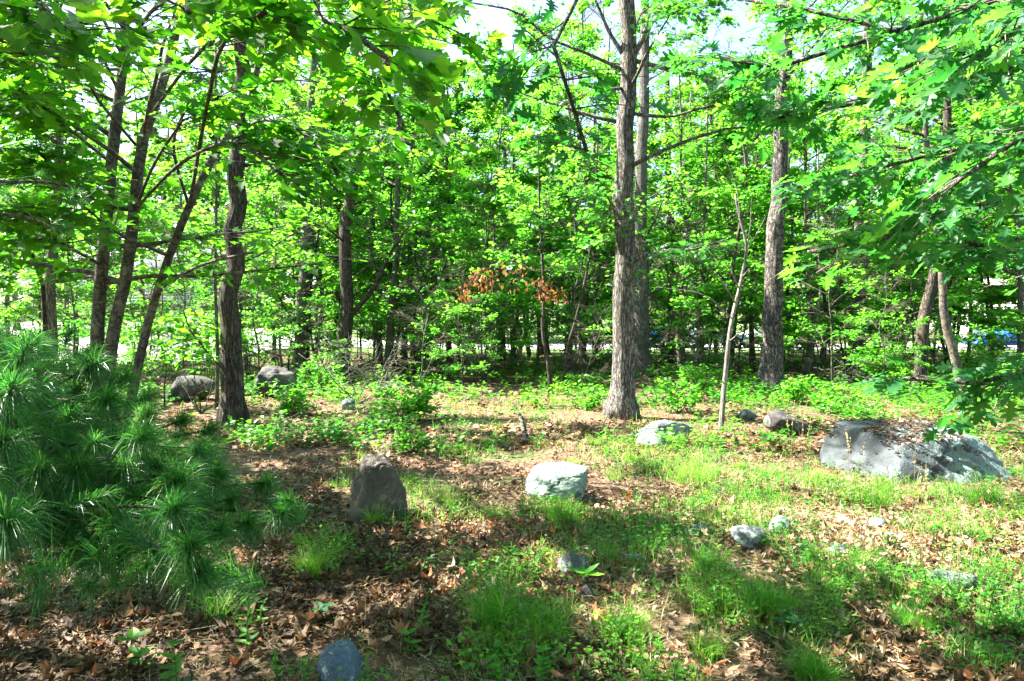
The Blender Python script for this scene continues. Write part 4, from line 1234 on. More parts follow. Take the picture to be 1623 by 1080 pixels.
cand = []
rq = np.random.default_rng(1234)
while len(cand) < 70:
    y_ = rq.uniform(2.9, 9.5); x_ = rq.uniform(-.5, .8) * y_
    gr_ = green(np.array([x_]), np.array([y_]))[0]
    if rq.random() < gr_ * .9 + .04 and not on_boulder(np.array([x_]), np.array([y_]))[0] and all((x_ - a) ** 2 + (y_ - b) ** 2 > .09 for a, b in cand): cand.append((x_, y_))
for i, (x_, y_) in enumerate(cand):
    px_, py_, dd_ = proj(x_, y_, gz(x_, y_))
    o = tuft('small green grass tuft among many alike in the sunny litter', float(px_), float(py_), float(rq.uniform(.18, .42) / dd_ * FPX), float(rq.uniform(.10, .24) / dd_ * FPX), int(rq.uniform(60, 190)), 5000 + i, tone=float(rq.uniform(.1, .6)), dry=float(rq.uniform(.02, .3)))
    o['group'] = 'small grass tufts in the sunny litter'

def stalks(label, px, py, hpx, n, seed, spread=18):
    rng = np.random.default_rng(seed)
    b = G(px, py); d = b[1]; acc = Acc()
    x = rng.uniform(-spread, spread, n) / FPX * d; y = rng.uniform(-.1, .1, n)
    h = hpx / FPX * d * rng.uniform(.6, 1.05, n)
    S = np.stack([x, y, np.zeros(n) - .01], 1)
    E = S + np.stack([rng.normal(0, .1, n) * h, rng.normal(0, .08, n) * h, h], 1)
    thin_tubes(acc, S, (S + E) / 2 + rng.normal(0, .012, (n, 3)), E, .0028, .0012)
    for k in range(n):
        m = 26; t = rng.uniform(.72, 1, m)[:, None]
        p = S[k] * (1 - t) + E[k] * t
        leaf_arrays(T_KITE, p, rng.normal(0, .5, (m, 3)) + [0, 0, .8], rng.normal(0, 1, (m, 3)), rng.uniform(.012, .022, m), rng.random(m), acc)
    o = acc.build('dry_stalks', M['straw'], None, False, tuple(b))
    tag(o, label, 'grass stalks', kind='stuff')
stalks('tall dry seeded grass stalks at the right in front of the boulder', 1462, 900, 200, 4, 601)
stalks('thin dry grass stalks near the right edge', 1515, 935, 170, 4, 602, 30)
stalks('dry grass stalks beside the dark rock near the dead sapling', 1275, 770, 150, 5, 603, 24)
stalks('pale dry stalks before the lower face of the boulder', 1385, 775, 90, 4, 604, 40)

# ------------------------------------------------------------------ low green undergrowth
def herbs(acc, x, y, h, per, size, rng, tpl, tone_m=.45, stem=None):
    n = len(x); z = g(x, y)
    S = np.stack([x, y, z], 1)
    E = S + np.stack([rng.normal(0, .25, n) * h, rng.normal(0, .25, n) * h, h], 1)
    if stem is not None: thin_tubes(stem, S, (S + E) / 2, E, .0025, .0015)
    t = rng.uniform(.35, 1.0, (n, per))
    pos = S[:, None] + (E - S)[:, None] * t[..., None]
    a = rng.uniform(0, 6.283, (n, per))
    ax = np.stack([np.cos(a), np.sin(a), rng.normal(.15, .25, (n, per))], -1).reshape(-1, 3)
    pos = (pos + rng.normal(0, .012, pos.shape)).reshape(-1, 3) + ax * np.repeat(h, per)[:, None] * .10
    nr = up_dirs(rng, len(pos), .35)
    tn = np.clip(np.repeat(n2(x, y, .8, 33, 2) - .5 + tone_m, per) + rng.normal(0, .18, len(pos)), 0, 1)
    leaf_arrays(tpl, pos, ax, nr, np.broadcast_to(size, (n,)).repeat(per) * rng.uniform(.6, 1.2, len(pos)), tn, acc)
acc = Acc(); st = Acc()
# mid distance carpet
n = 16000
x, y = pix_density_points(rg, n, 8.5, 42, .9, .85)
dm = np.clip((n2(x, y, .55, 61, 3) - .40) * 5, 0, 1)
px, py, dep = proj(x, y, g(x, y))
path_c = np.exp(-((px - 780) / 130) ** 2 - ((py - 680) / 55) ** 2)
dm = dm * (1 - .9 * np.clip(path_c * 1.4, 0, 1))
dm = np.clip(dm * np.clip((n2(x, y, 1.6, 17, 3) - .36) * 5, .12, 1) * .85 + (px > 1300) * .15, 0, 1)
dm = dm * (1 - .75 * ((py > 655) & (px > 900) & (px < 1320)))
k = (rg.random(n) < dm) & ~on_boulder(x, y); x, y = x[k], y[k]; print('carpet herbs', len(x))
q = y < 14
herbs(acc, x[q], y[q], rg.uniform(.08, .36, q.sum()), 10, .08, rg, T_BROAD, .4, st)
q = ~q
herbs(acc, x[q], y[q], rg.uniform(.12, .45, q.sum()), 12, .11, rg, T_KITE, .4)
# near small herbs
n = 22000
x, y = pix_density_points(rg, n, 2.7, 11, 1.4)
k = (rg.random(n) < np.clip(green(x, y) * .6 + np.clip((n2(x, y, 1.5, 88, 3) - .56) * 2, 0, .3) * (x > -1.2), 0, 1)) & ~on_boulder(x, y); x, y = x[k], y[k]; print('near herbs', len(x))
herbs(acc, x, y, rg.uniform(.03, .16, len(x)), 8, .034, rg, T_OVAL, .45, st)
tag(acc.build('undergrowth', M['herb']), 'low green herbs and seedlings covering the woodland floor', 'ground cover', kind='stuff')
tag(st.build('undergrowth_stems', M['twig']), 'thin stems of the low green herbs on the woodland floor', 'plant stems', kind='stuff')

# individual seedlings
def seedling(label, px, py, hpx, n_whorl, size, seed, mat='herb', tpl=None, lean=(0, 0), pairs=2):
    rng = np.random.default_rng(seed)
    tpl = tpl or leaf_template(OVAL, .3, .25, True, .1, .01, 4)
    b = G(px, py); d = b[1]; h = hpx / FPX * d
    rt = thing('seedling', label, 'plant', tuple(b))
    pts = smooth_path([[0, 0, -.01], [lean[0] * .3 * h, -.02, h * .5], [lean[0] * h, lean[1] * h - .03, h]], 8)
    v, f, s = tube_arrays(pts, np.linspace(.004, .0018, 8), 6)
    build('stem', v, f, s, M[mat], np.full(len(s), .6), True, rt)
    me = None
    ph = rng.uniform(0, 3)
    metas = []
    for tn in (.3, .5, .75):
        m_ = bpy.data.meshes.new('leaf'); m_.from_pydata([tuple(q) for q in tpl[0]], [], tpl[1])
        at = m_.attributes.new('tone', 'FLOAT', 'FACE'); at.data.foreach_set('value', np.full(len(tpl[1]), tn, np.float32))
        m_.materials.append(M[mat]); m_.update(); metas.append(m_)
    P_, A_, N_, Z_ = [], [], [], []
    for k in range(n_whorl):
        t = .25 + .75 * k / max(1, n_whorl - 1)
        p = pts[min(7, int(t * 7))]
        for j in range(pairs):
            a = ph + k * 1.571 + j * 6.283 / pairs + rng.normal(0, .2)
            P_.append(np.array(b) + p); A_.append([math.cos(a), math.sin(a), rng.uniform(.0, .5)]); N_.append([-.3 * math.cos(a), -.3 * math.sin(a), 1]); Z_.append(size * rng.uniform(.75, 1.15) * (1.1 - .5 * t if n_whorl > 3 else 1))
    place_variant_leaves(rt, 'leaf', metas, np.array(P_), np.array(A_), np.array(N_), np.array(Z_))
T_OV = leaf_template(OVAL, .3, .25, True, .1, .01, 4)
T_BR = leaf_template(BROAD, .2, .2, True, .1, .01, 4)
for i, s in enumerate([('tall bright green seedling with pointed leaves between pine and grass tuft', 392, 1030, 105, 7, .075, 'herb', T_OV, (.1, 0), 3),
    ('second bright seedling just right of the tall pointed one', 412, 1000, 50, 4, .055, 'herb', T_OV, (.2, 0), 3),
    ('broad-leaved bright plant at the lower left edge of the litter', 282, 1092, 75, 5, .085, 'herb', T_BR, (0, 0), 3),
    ('pale glossy-leaved plant left of the bright broad-leaved one', 232, 1060, 50, 3, .085, 'herb', T_BR, (-.3, 0), 3),
    ('leggy light green seedling left of the bushy grass tuft', 668, 1010, 75, 6, .055, 'herb', T_OV, (.15, 0), 3),
    ('low toothed green plant under the leggy light green seedling', 655, 1035, 35, 3, .06, 'herb', T_BR, (-.2, 0), 3),
    ('upright seedling with wide leaves before the pale green rock', 828, 850, 78, 5, .085, 'herb', T_BR, (0, 0), 2),
    ('rosette of long green leaves in front of the speckled grey rock', 925, 948, 40, 2, .11, 'herb', T_OV, (0, 0), 6),
    ('dark teal leafy plant right of the speckled grey rock', 1005, 905, 22, 2, .075, 'darkherb', T_BR, (0, 0), 4),
    ('single dark teal leaf pair in the litter right of the rosette', 1025, 930, 14, 1, .08, 'darkherb', T_BR, (.2, 0), 2),
    ('dark broad-leaved plant in the litter right of the pine', 512, 985, 24, 2, .085, 'darkherb', T_BR, (0, 0), 4),
    ('round-leaved dark vine plant at the lower right of centre', 1250, 1010, 26, 2, .085, 'darkherb', T_BR, (0, 0), 4),
    ('small dark round-leaved plant above the lower right grass', 1268, 890, 22, 2, .075, 'darkherb', T_BR, (0, 0), 3),
    ('bright leafy plant at the bottom below the curving grass tuft', 860, 1085, 60, 5, .075, 'herb', T_BR, (0, 0), 4),
    ('bright small-leaved plant left of the bottom leafy plant', 790, 1085, 50, 5, .06, 'herb', T_OV, (-.1, 0), 4),
    ('yellow-green bushy plant at the lower right edge', 1560, 1010, 80, 7, .055, 'herb', T_OV, (.1, 0), 4),
    ('second yellow-green bushy plant left of the right-edge one', 1500, 1000, 60, 6, .05, 'herb', T_OV, (-.1, 0), 4),
    ('tall leafy weed left of the big boulder', 1280, 770, 90, 8, .06, 'herb', T_OV, (0, 0), 4),
    ('leafy weed at the front foot of the big boulder', 1352, 800, 70, 6, .065, 'herb', T_OV, (.1, 0), 4),
    ('low leafy cluster in the sunny ground right of the pale green rock', 1015, 850, 60, 6, .06, 'herb', T_OV, (0, 0), 4),
    ('tiny bright sprout beside the rounded blue-grey stone', 488, 1085, 45, 4, .045, 'herb', T_OV, (0, 0), 3),
    ('bright toothed plant below the tall seedling at the bottom left', 440, 1075, 45, 4, .05, 'herb', T_BR, (0, 0), 3),
    ('small green plant at the bottom right of the fallen orange cap', 1040, 1040, 36, 4, .045, 'herb', T_BR, (0, 0), 4),
    ('leafy plant between the whitish lumpy rock and the green-tinged stone', 1228, 880, 44, 4, .055, 'herb', T_OV, (0, 0), 4)]):
    seedling(s[0], s[1], s[2], s[3], s[4], s[5], 700 + i, s[6], s[7], s[8], s[9])

# ------------------------------------------------------------------ orange mushroom, forked root, fallen sticks
b = G(955, 985)
rt = thing('mushroom', 'bright orange mushroom cap in the leaves beside the forked root', 'mushroom', tuple(b))
prof = [(0.0, .052), (.02, .051), (.04, .045), (.055, .033), (.060, .022), (.054, .018), (.03, .022), (.012, .024)]
vv, ff = [], []
ns_ = 28
for k, (r, z) in enumerate(prof):
    for j in range(ns_):
        a = 6.283 * j / ns_; w = 1 + .10 * math.sin(3 * a + 1) + .05 * math.sin(5 * a)
        vv.append((r * w * math.cos(a), r * w * math.sin(a), z + .006 * math.sin(2 * a) * (r / .06)))
for k in range(len(prof) - 1):
    for j in range(ns_):
        ff.append([k*ns_+j, k*ns_+(j+1) % ns_, (k+1)*ns_+(j+1) % ns_, (k+1)*ns_+j])
build('cap', vv, np.array(ff), np.full(len(ff), 4), plain('orange_cap', (.62, .22, .05), .45, var=.4, scale=25), None, True, rt)
v, f, s = tube_arrays([[0, 0, -.02], [.004, 0, .01], [0, 0, .03]], [.014, .011, .010], 12, True, .1)
build('stem', v, f, s, plain('pale_stem', (.55, .42, .28), .7), None, True, rt)

def stick(label, pts, r0, r1, mat='deadwood', name='fallen_branch', forks=None, cat='branch', lift=.02):
    w = []
    for (px, py, *z) in pts:
        q = G(px, py); q = q + [0, 0, lift + (z[0] if z else 0)]; w.append(q)
    o = np.array(w[0]); rt = thing(name, label, cat, tuple(o))
    sp_ = smooth_path(np.array(w), max(14, len(w) * 5))
    sp_ = sp_ + (vnoise(sp_ * 9.0)[:, None] - .5) * [r0 * 1.2, r0 * 1.2, r0]
    v, f, s = tube_arrays(sp_ - o, np.linspace(r0, r1, len(sp_)), 10, True, .2, 5)
    build('stem', v, f, s, M[mat], None, True, rt)
    for fk in forks or []:
        w = [G(px, py) + [0, 0, lift] for px, py in fk]
        sp_ = smooth_path(np.array(w), 12)
        v, f, s = tube_arrays(sp_ - o, np.linspace(r0 * .6, r1 * .6, 12), 8, True, .2, 7)
        build('fork', v, f, s, M[mat], None, True, rt)
stick('forked grey-brown root running down beside the orange mushroom', [(920, 925), (935, 960), (938, 1000), (950, 1040)], .010, .005, 'deadwood', 'root', [[(922, 935), (955, 930), (985, 975), (1005, 1000)]], 'root')
stick('short rotten grey log lying beyond the pale green rock', [(822, 660, .02), (828, 680, .03), (832, 706, .02)], .028, .02, 'bark_grey', 'log', None, 'log', .03)
stick('long thin grey stick lying in the dark litter under the pine', [(130, 1010), (200, 985), (290, 960), (360, 925)], .006, .003, 'bark_grey', 'fallen_branch')
stick('curved fallen branch at the edge of the shaded path', [(790, 700), (830, 675), (870, 660)], .012, .005, 'bark_grey', 'fallen_branch')
stick('pale broken branch lying across the big boulder front edge', [(1130, 905), (1180, 900), (1240, 895)], .005, .003, 'deadwood', 'fallen_branch')
stick('long fallen branch in the shade behind the dead sapling', [(1040, 600, .15), (1090, 590, .3), (1140, 585, .2)], .05, .02, 'deadwood', 'fallen_branch', None, 'branch', .08)
stick('twisting brown vine rising from the ground beside the oak foot', [(950, 690), (962, 668, .05), (975, 655, .2)], .012, .006, 'bark_brown', 'vine', None, 'vine')

# bare twiggy shrubs
def bare_shrub(label, px, py, hpx, seed, n0=5, mat='deadwood', name='bare_shrub'):
    rng = np.random.default_rng(seed)
    b = G(px, py); d = b[1]; h = hpx / FPX * d
    rt = thing(name, label, 'shrub', tuple(b))
    tw = Acc(); S_, M_, E_, R_ = [], [], [], []
    for k in range(n0):
        az = rng.uniform(0, 6.283); el = rng.uniform(.5, 1.3)
        lp = limb_path(rng, (0, 0, -.02), az, el, h * rng.uniform(.7, 1.3), 8, .22, .05)
        v, f, s = tube_arrays(smooth_path(lp, 14), np.linspace(.011, .003, 14) * (d / 12) ** .5 * 1.2, 6, True, .15)
        build('stem', v, f, s, M[mat], None, True, rt)
        for q in range(9):
            i = rng.integers(2, 8); dr = rng.normal(size=3); dr[2] = abs(dr[2]) * .6; dr /= np.linalg.norm(dr)
            L = h * rng.uniform(.15, .4); e = lp[i] + dr * L
            S_.append(lp[i]); M_.append((lp[i] + e) / 2 + rng.normal(0, .03, 3)); E_.append(e); R_.append(.004)
            for _ in range(3):
                dr2 = dr + rng.normal(0, .6, 3); s0 = lp[i] + dr * L * rng.uniform(.4, .9); e2 = s0 + dr2 * L * .4
                S_.append(s0); M_.append((s0 + e2) / 2); E_.append(e2); R_.append(.0025)
    thin_tubes(tw, np.array(S_), np.array(M_), np.array(E_), np.array(R_) * (d / 12), .0014 * d / 12)
    tag(tw.build('twigs', M[mat], rt), kind='stuff')
bare_shrub('leafless twiggy shrub left of the brown furrowed trunk', 318, 655, 110, 801, 5, 'bark_brown')
bare_shrub('pale tangled bare shrub at the foot of the dark leaning tree', 565, 640, 110, 802, 6)
bare_shrub('grey bare shrub below the slim grey trunk', 600, 618, 90, 803, 5)
bare_shrub('low heap of bare twigs right of the brown furrowed trunk', 440, 705, 40, 804, 7)
bare_shrub('bare arching shrub deep in the woods right of the swollen-footed tree', 745, 590, 60, 805, 5)
bare_shrub('wispy bare shrub between the thick oak and the crooked sapling', 925, 600, 80, 806, 4, 'bark_grey')
bare_shrub('low bare twigs behind the big boulder', 1345, 620, 60, 807, 5)

for i, (px, py, h) in enumerate([(395, 610, 90), (505, 600, 100), (655, 590, 90), (830, 575, 60), (900, 585, 70), (1150, 600, 70), (1310, 600, 80), (700, 565, 60), (590, 585, 100), (1040, 640, 60), (480, 690, 50), (250, 610, 90)]):
    bare_shrub('small tangled bare shrub among others in the shady understory', px, py, h, 820 + i, 3, ['bark_brown', 'deadwood', 'bark_grey'][i % 3])

# leafy shrubs of the middle distance
def leafy_shrub(label, px, py, wpx, hpx, n, size, seed, mat='mid', tpl=T_BROAD, name='leafy_shrub'):
    rng = np.random.default_rng(seed)
    b = G(px, py); d = b[1]; w = wpx / FPX * d / 2; h = hpx / FPX * d
    rt = thing(name, label, 'shrub', tuple(b))
    st_ = Acc(); S_, D_, L_ = [], [], []
    for k in range(9):
        az = rng.uniform(0, 6.283)
        lp = limb_path(rng, (0, 0, 0), az, rng.uniform(.4, 1.3), h * rng.uniform(.8, 1.2), 6, .15, .1)
        lp[:, :2] *= w / h * .9
        v, f, s = tube_arrays(lp, np.linspace(.012, .004, 6), 5)
        st_.add(v, f, s)
        S, D, L = twigs_on(lp, rng, n // 90, h * .4, .2)
        S_.append(S); D_.append(D); L_.append(L)
    S, D, L = map(np.concatenate, (S_, D_, L_))
    pos, ax, nr, sz = leaves_on(S, D, L, rng, 10, size, .2, .4, size * .8)
    k = (pos[:, 2] > 0.02)
    tag(st_.build('stems', M['twig'], rt), kind='stuff')
    acc = Acc(); leaf_arrays(tpl, pos[k], ax[k], nr[k], sz[k], np.clip(rng.normal(.45, .25, k.sum()), 0, 1), acc)
    tag(acc.build('foliage', M[mat], rt), kind='stuff')
for i, s in enumerate([('low spreading green shrub left of the shaded path', 640, 668, 110, 62, 900, .10), ('dense low shrub beside the dark boulder behind the furrowed trunk', 470, 660, 90, 48, 700, .09),
     ('bright bush in front of the light grey trunk', 510, 625, 80, 50, 600, .09), ('green shrub at the right foot of the plated trunk', 1262, 640, 70, 45, 600, .09),
     ('large dark leafy bush behind the big boulder', 1400, 618, 140, 85, 1500, .12), ('sunlit bush at the right edge under the parked vehicles', 1600, 640, 120, 85, 1100, .09),
     ('leafy bush between the crossing leaning trunks and the right edge', 1545, 600, 90, 60, 900, .10), ('low green shrub near the foot of the pale grey trunk', 1075, 655, 90, 50, 700, .09),
     ('yellow-green shrub in the clearing behind the maple clump', 262, 600, 110, 60, 900, .10), ('bush of large leaves left of the brown furrowed trunk', 330, 620, 70, 130, 700, .12),
     ('small spreading plant in the litter below the low shrub', 655, 720, 80, 34, 500, .06), ('shady shrub left of the thick oak foot', 930, 650, 70, 34, 500, .08),
     ('green bush on the left edge behind the pine sapling', 30, 600, 140, 60, 900, .11), ('leafy shrub near the dark trunk by the far road', 1110, 625, 110, 46, 800, .09), ('bush before the reddish brown trunk', 1330, 655, 80, 60, 800, .09)]):
    leafy_shrub(*s, seed=850 + i)

# ------------------------------------------------------------------ pine sapling (lower left)
rng = np.random.default_rng(77)
tb = np.array([-2.25, 2.75, gz(-2.25, 2.75)])
pine = thing('pine_sapling', 'young pine with long needles filling the lower left corner', 'pine sapling', tuple(tb))
tp = smooth_path([tb + [0, 0, -.1], tb + [.02, 0, .8], tb + [-.03, .03, 1.6], tb + [0, .02, 2.1]], 16)
v, f, s = tube_arrays(tp - tb, np.linspace(.035, .010, 16), 10, True, .1)
build('trunk', v, f, s, M['bark_brown'], None, True, pine)
tips = [(10, 825, 1.5, 1.25), (20, 612, 1.7, 1.1), (172, 632, 2.1, 1), (110, 660, 2.2, 1), (228, 690, 2.0, 1), (125, 742, 1.95, 1.1), (66, 745, 1.9, 1), (200, 740, 2.0, 1), (278, 805, 1.65, 1.1), (182, 830, 1.85, 1),
        (300, 868, 1.6, 1), (318, 905, 1.62, .9), (235, 655, 2.4, 1), (345, 755, 2.2, .9), (425, 765, 2.4, .8), (450, 812, 2.3, .8), (395, 830, 2.2, .9), (330, 720, 2.5, 1), (100, 580, 2.6, 1), (25, 565, 2.6, 1),
        (290, 665, 2.7, .9), (5, 700, 1.8, 1.1), (150, 580, 2.6, 1), (60, 640, 2.3, 1), (255, 740, 2.3, 1), (160, 690, 2.4, 1), (310, 790, 2.3, .9), (370, 790, 2.4, .8), (200, 600, 2.8, 1), (130, 868, 1.9, .7),
        (235, 630, 3.0, 1), (335, 680, 3.0, .9), (40, 690, 2.4, 1), (95, 800, 2.1, .9), (230, 790, 2.1, .9), (-40, 760, 1.7, 1.1), (-30, 560, 2.2, 1), (60, 590, 2.4, 1.1), (-20, 640, 2.0, 1.1), (270, 720, 2.6, 1), (120, 620, 2.7, 1.1),
        (180, 660, 2.7, 1.1), (10, 660, 2.5, 1.1), (200, 860, 1.9, .8), (305, 745, 2.1, .8), (90, 700, 2.6, 1.1), (-10, 530, 2.5, 1.1), (60, 548, 2.8, 1), (0, 600, 2.1, 1.1), (140, 560, 3.0, 1), (-30, 850, 1.7, 1), (250, 850, 2.0, .8), (350, 840, 2.1, .8), (200, 700, 2.3, 1), (160, 800, 2.1, 1), (285, 760, 2.0, 1)]
def needle_tuft(acc, c, axis, rng, n, L, tone, shoot=.06):
    axis = axis / np.linalg.norm(axis)
    r = rng.normal(size=(n, 3)); r -= axis * (r @ axis)[:, None]; r /= np.linalg.norm(r, axis=1, keepdims=True)
    al = np.abs(rng.normal(0, 1, n)) * .5 + .25
    al = rng.uniform(.2, 1.35, n) ** 1.0
    dr = axis * np.cos(al)[:, None] + r * np.sin(al)[:, None]
    t = rng.uniform(0, 1, n)[:, None]
    al = al * (1.15 - .45 * t[:, 0])
    dr = axis * np.cos(al)[:, None] + r * np.sin(al)[:, None]
    S = c - axis * shoot * (1 - t) + rng.normal(0, .002, (n, 3))
    Ln = L * rng.uniform(.7, 1.1, n)
    mid = S + dr * (Ln * .55)[:, None]
    end = S + dr * Ln[:, None] + np.array([0, 0, -1.0]) * (Ln * rng.uniform(.08, .5, n))[:, None]
    sd = np.cross(dr, rng.normal(size=(n, 3))); sd /= np.linalg.norm(sd, axis=1, keepdims=True)
    w = .0009
    V = np.stack([S - sd * w, S + sd * w, mid + sd * w, mid - sd * w, end], 1)
    fl = np.array([0, 1, 2, 3, 3, 2, 4]); ns = np.array([4, 3])
    acc.add(V.reshape(-1, 3), (np.arange(n)[:, None] * 5 + fl).ravel(), np.tile(ns, n), np.repeat(np.clip(rng.normal(tone, .28, n), 0, 1), 2))
for (px, py, d, sc) in tips:
    tip = P(px, py, d)
    zst = np.clip(tip[2] - rng.uniform(-.05, .30), .35, 1.9)
    i = int(np.argmin(np.abs(tp[:, 2] - zst)))
    st0 = tp[i]
    midp = (st0 + tip) / 2 + np.array([0, 0, -.04]) + rng.normal(0, .03, 3)
    lp = smooth_path([st0, midp, tip], 12)
    v, f, s = tube_arrays(lp - tb, np.linspace(.010, .004, 12), 6)
    br = build('branch', v, f, s, M['bark_brown'], None, True, pine)
    dirn = (lp[-1] - lp[-3]); dirn /= np.linalg.norm(dirn)
    tocam = np.array([0, 0, EYE]) - tip; tocam /= np.linalg.norm(tocam)
    ax_ = dirn * .8 + tocam * .55 + [0, 0, .35]
    acc = Acc(); tn0 = rng.uniform(.3, .6)
    needle_tuft(acc, tip - tb, ax_, rng, 330, .125 * sc * rng.uniform(.8, 1.12), tn0, rng.uniform(.05, .12))
    build_o = acc.build('needle_tuft', M['needle'], br); tag(build_o, kind='stuff')
    # old brown needles still hanging on the inner wood
    acc = Acc()
    for q in range(3):
        c = lp[int(rng.uniform(.3, .85) * 11)] - tb
        needle_tuft(acc, c, dirn + rng.normal(0, .5, 3), rng, 26, .08, .4, .12)
    tag(acc.build('old_needles', M['straw'], br), kind='stuff')
    # side shoots behind the tip
    L = np.linalg.norm(tip - st0)
    for q in range(int(3 + L * 2.6)):
        t = rng.uniform(.45, .93); c = lp[int(t * 11)] ; e = c + rng.normal(0, 1, 3) * [.10, .10, .05] + dirn * .05
        acc = Acc()
        thin_tubes(acc, (c - tb)[None], ((c + e) / 2 - tb)[None], (e - tb)[None], .004, .003, .2)
        needle_tuft(acc, e - tb, dirn + rng.normal(0, .6, 3) + [0, 0, .25], rng, int(rng.uniform(90, 240)), .115 * sc * rng.uniform(.6, 1.1), tn0 + rng.uniform(-.15, .1), rng.uniform(.05, .16))
        tag(acc.build('needle_tuft', M['needle'], br), kind='stuff')

# pine boughs reaching in at the upper right and left
def pine_bough(label, pts, n, L, seed, tone=.3):
    rng = np.random.default_rng(seed)
    lp = smooth_path([P(*p) for p in pts], 16)
    rt = thing('pine_bough', label, 'pine branch', tuple(lp[0]))
    v, f, s = tube_arrays(lp - lp[0], np.linspace(.022, .007, 16), 7, True, .1)
    build('stem', v, f, s, M['bark_grey'], None, True, rt)
    for k in range(n):
        c = lp[int(rng.uniform(.25, 1) * 15)]; e = c + rng.normal(0, 1, 3) * [.28, .28, .09]
        acc = Acc(); thin_tubes(acc, (c - lp[0])[None], ((c + e) / 2 - lp[0])[None], (e - lp[0])[None], .005, .003, .2)
        needle_tuft(acc, e - lp[0], (e - c) + [0, 0, .05], rng, 120, L, tone)
        tag(acc.build('needle_tuft', M['needle'], rt), kind='stuff')
pine_bough('pine bough with bare grey twigs crossing the upper right corner', [(1800, 30, 5.5), (1623, 60, 5.3), (1540, 75, 5.2), (1450, 90, 5.2)], 26, .11, 91)
pine_bough('lower pine bough sweeping in from the right below the corner', [(1800, 60, 5.2), (1623, 95, 5.0), (1500, 130, 4.9), (1400, 150, 4.9), (1310, 168, 4.9)], 12, .10, 92)
pine_bough('drooping pine bough among the maple leaves at the left edge', [(-120, 300, 4.6), (0, 290, 4.6), (80, 290, 4.6), (130, 300, 4.6)], 12, .11, 93, .4)
pine_bough('second drooping pine bough just below the first at the left edge', [(-120, 350, 4.4), (0, 340, 4.4), (60, 350, 4.4), (95, 370, 4.4)], 9, .11, 94, .4)

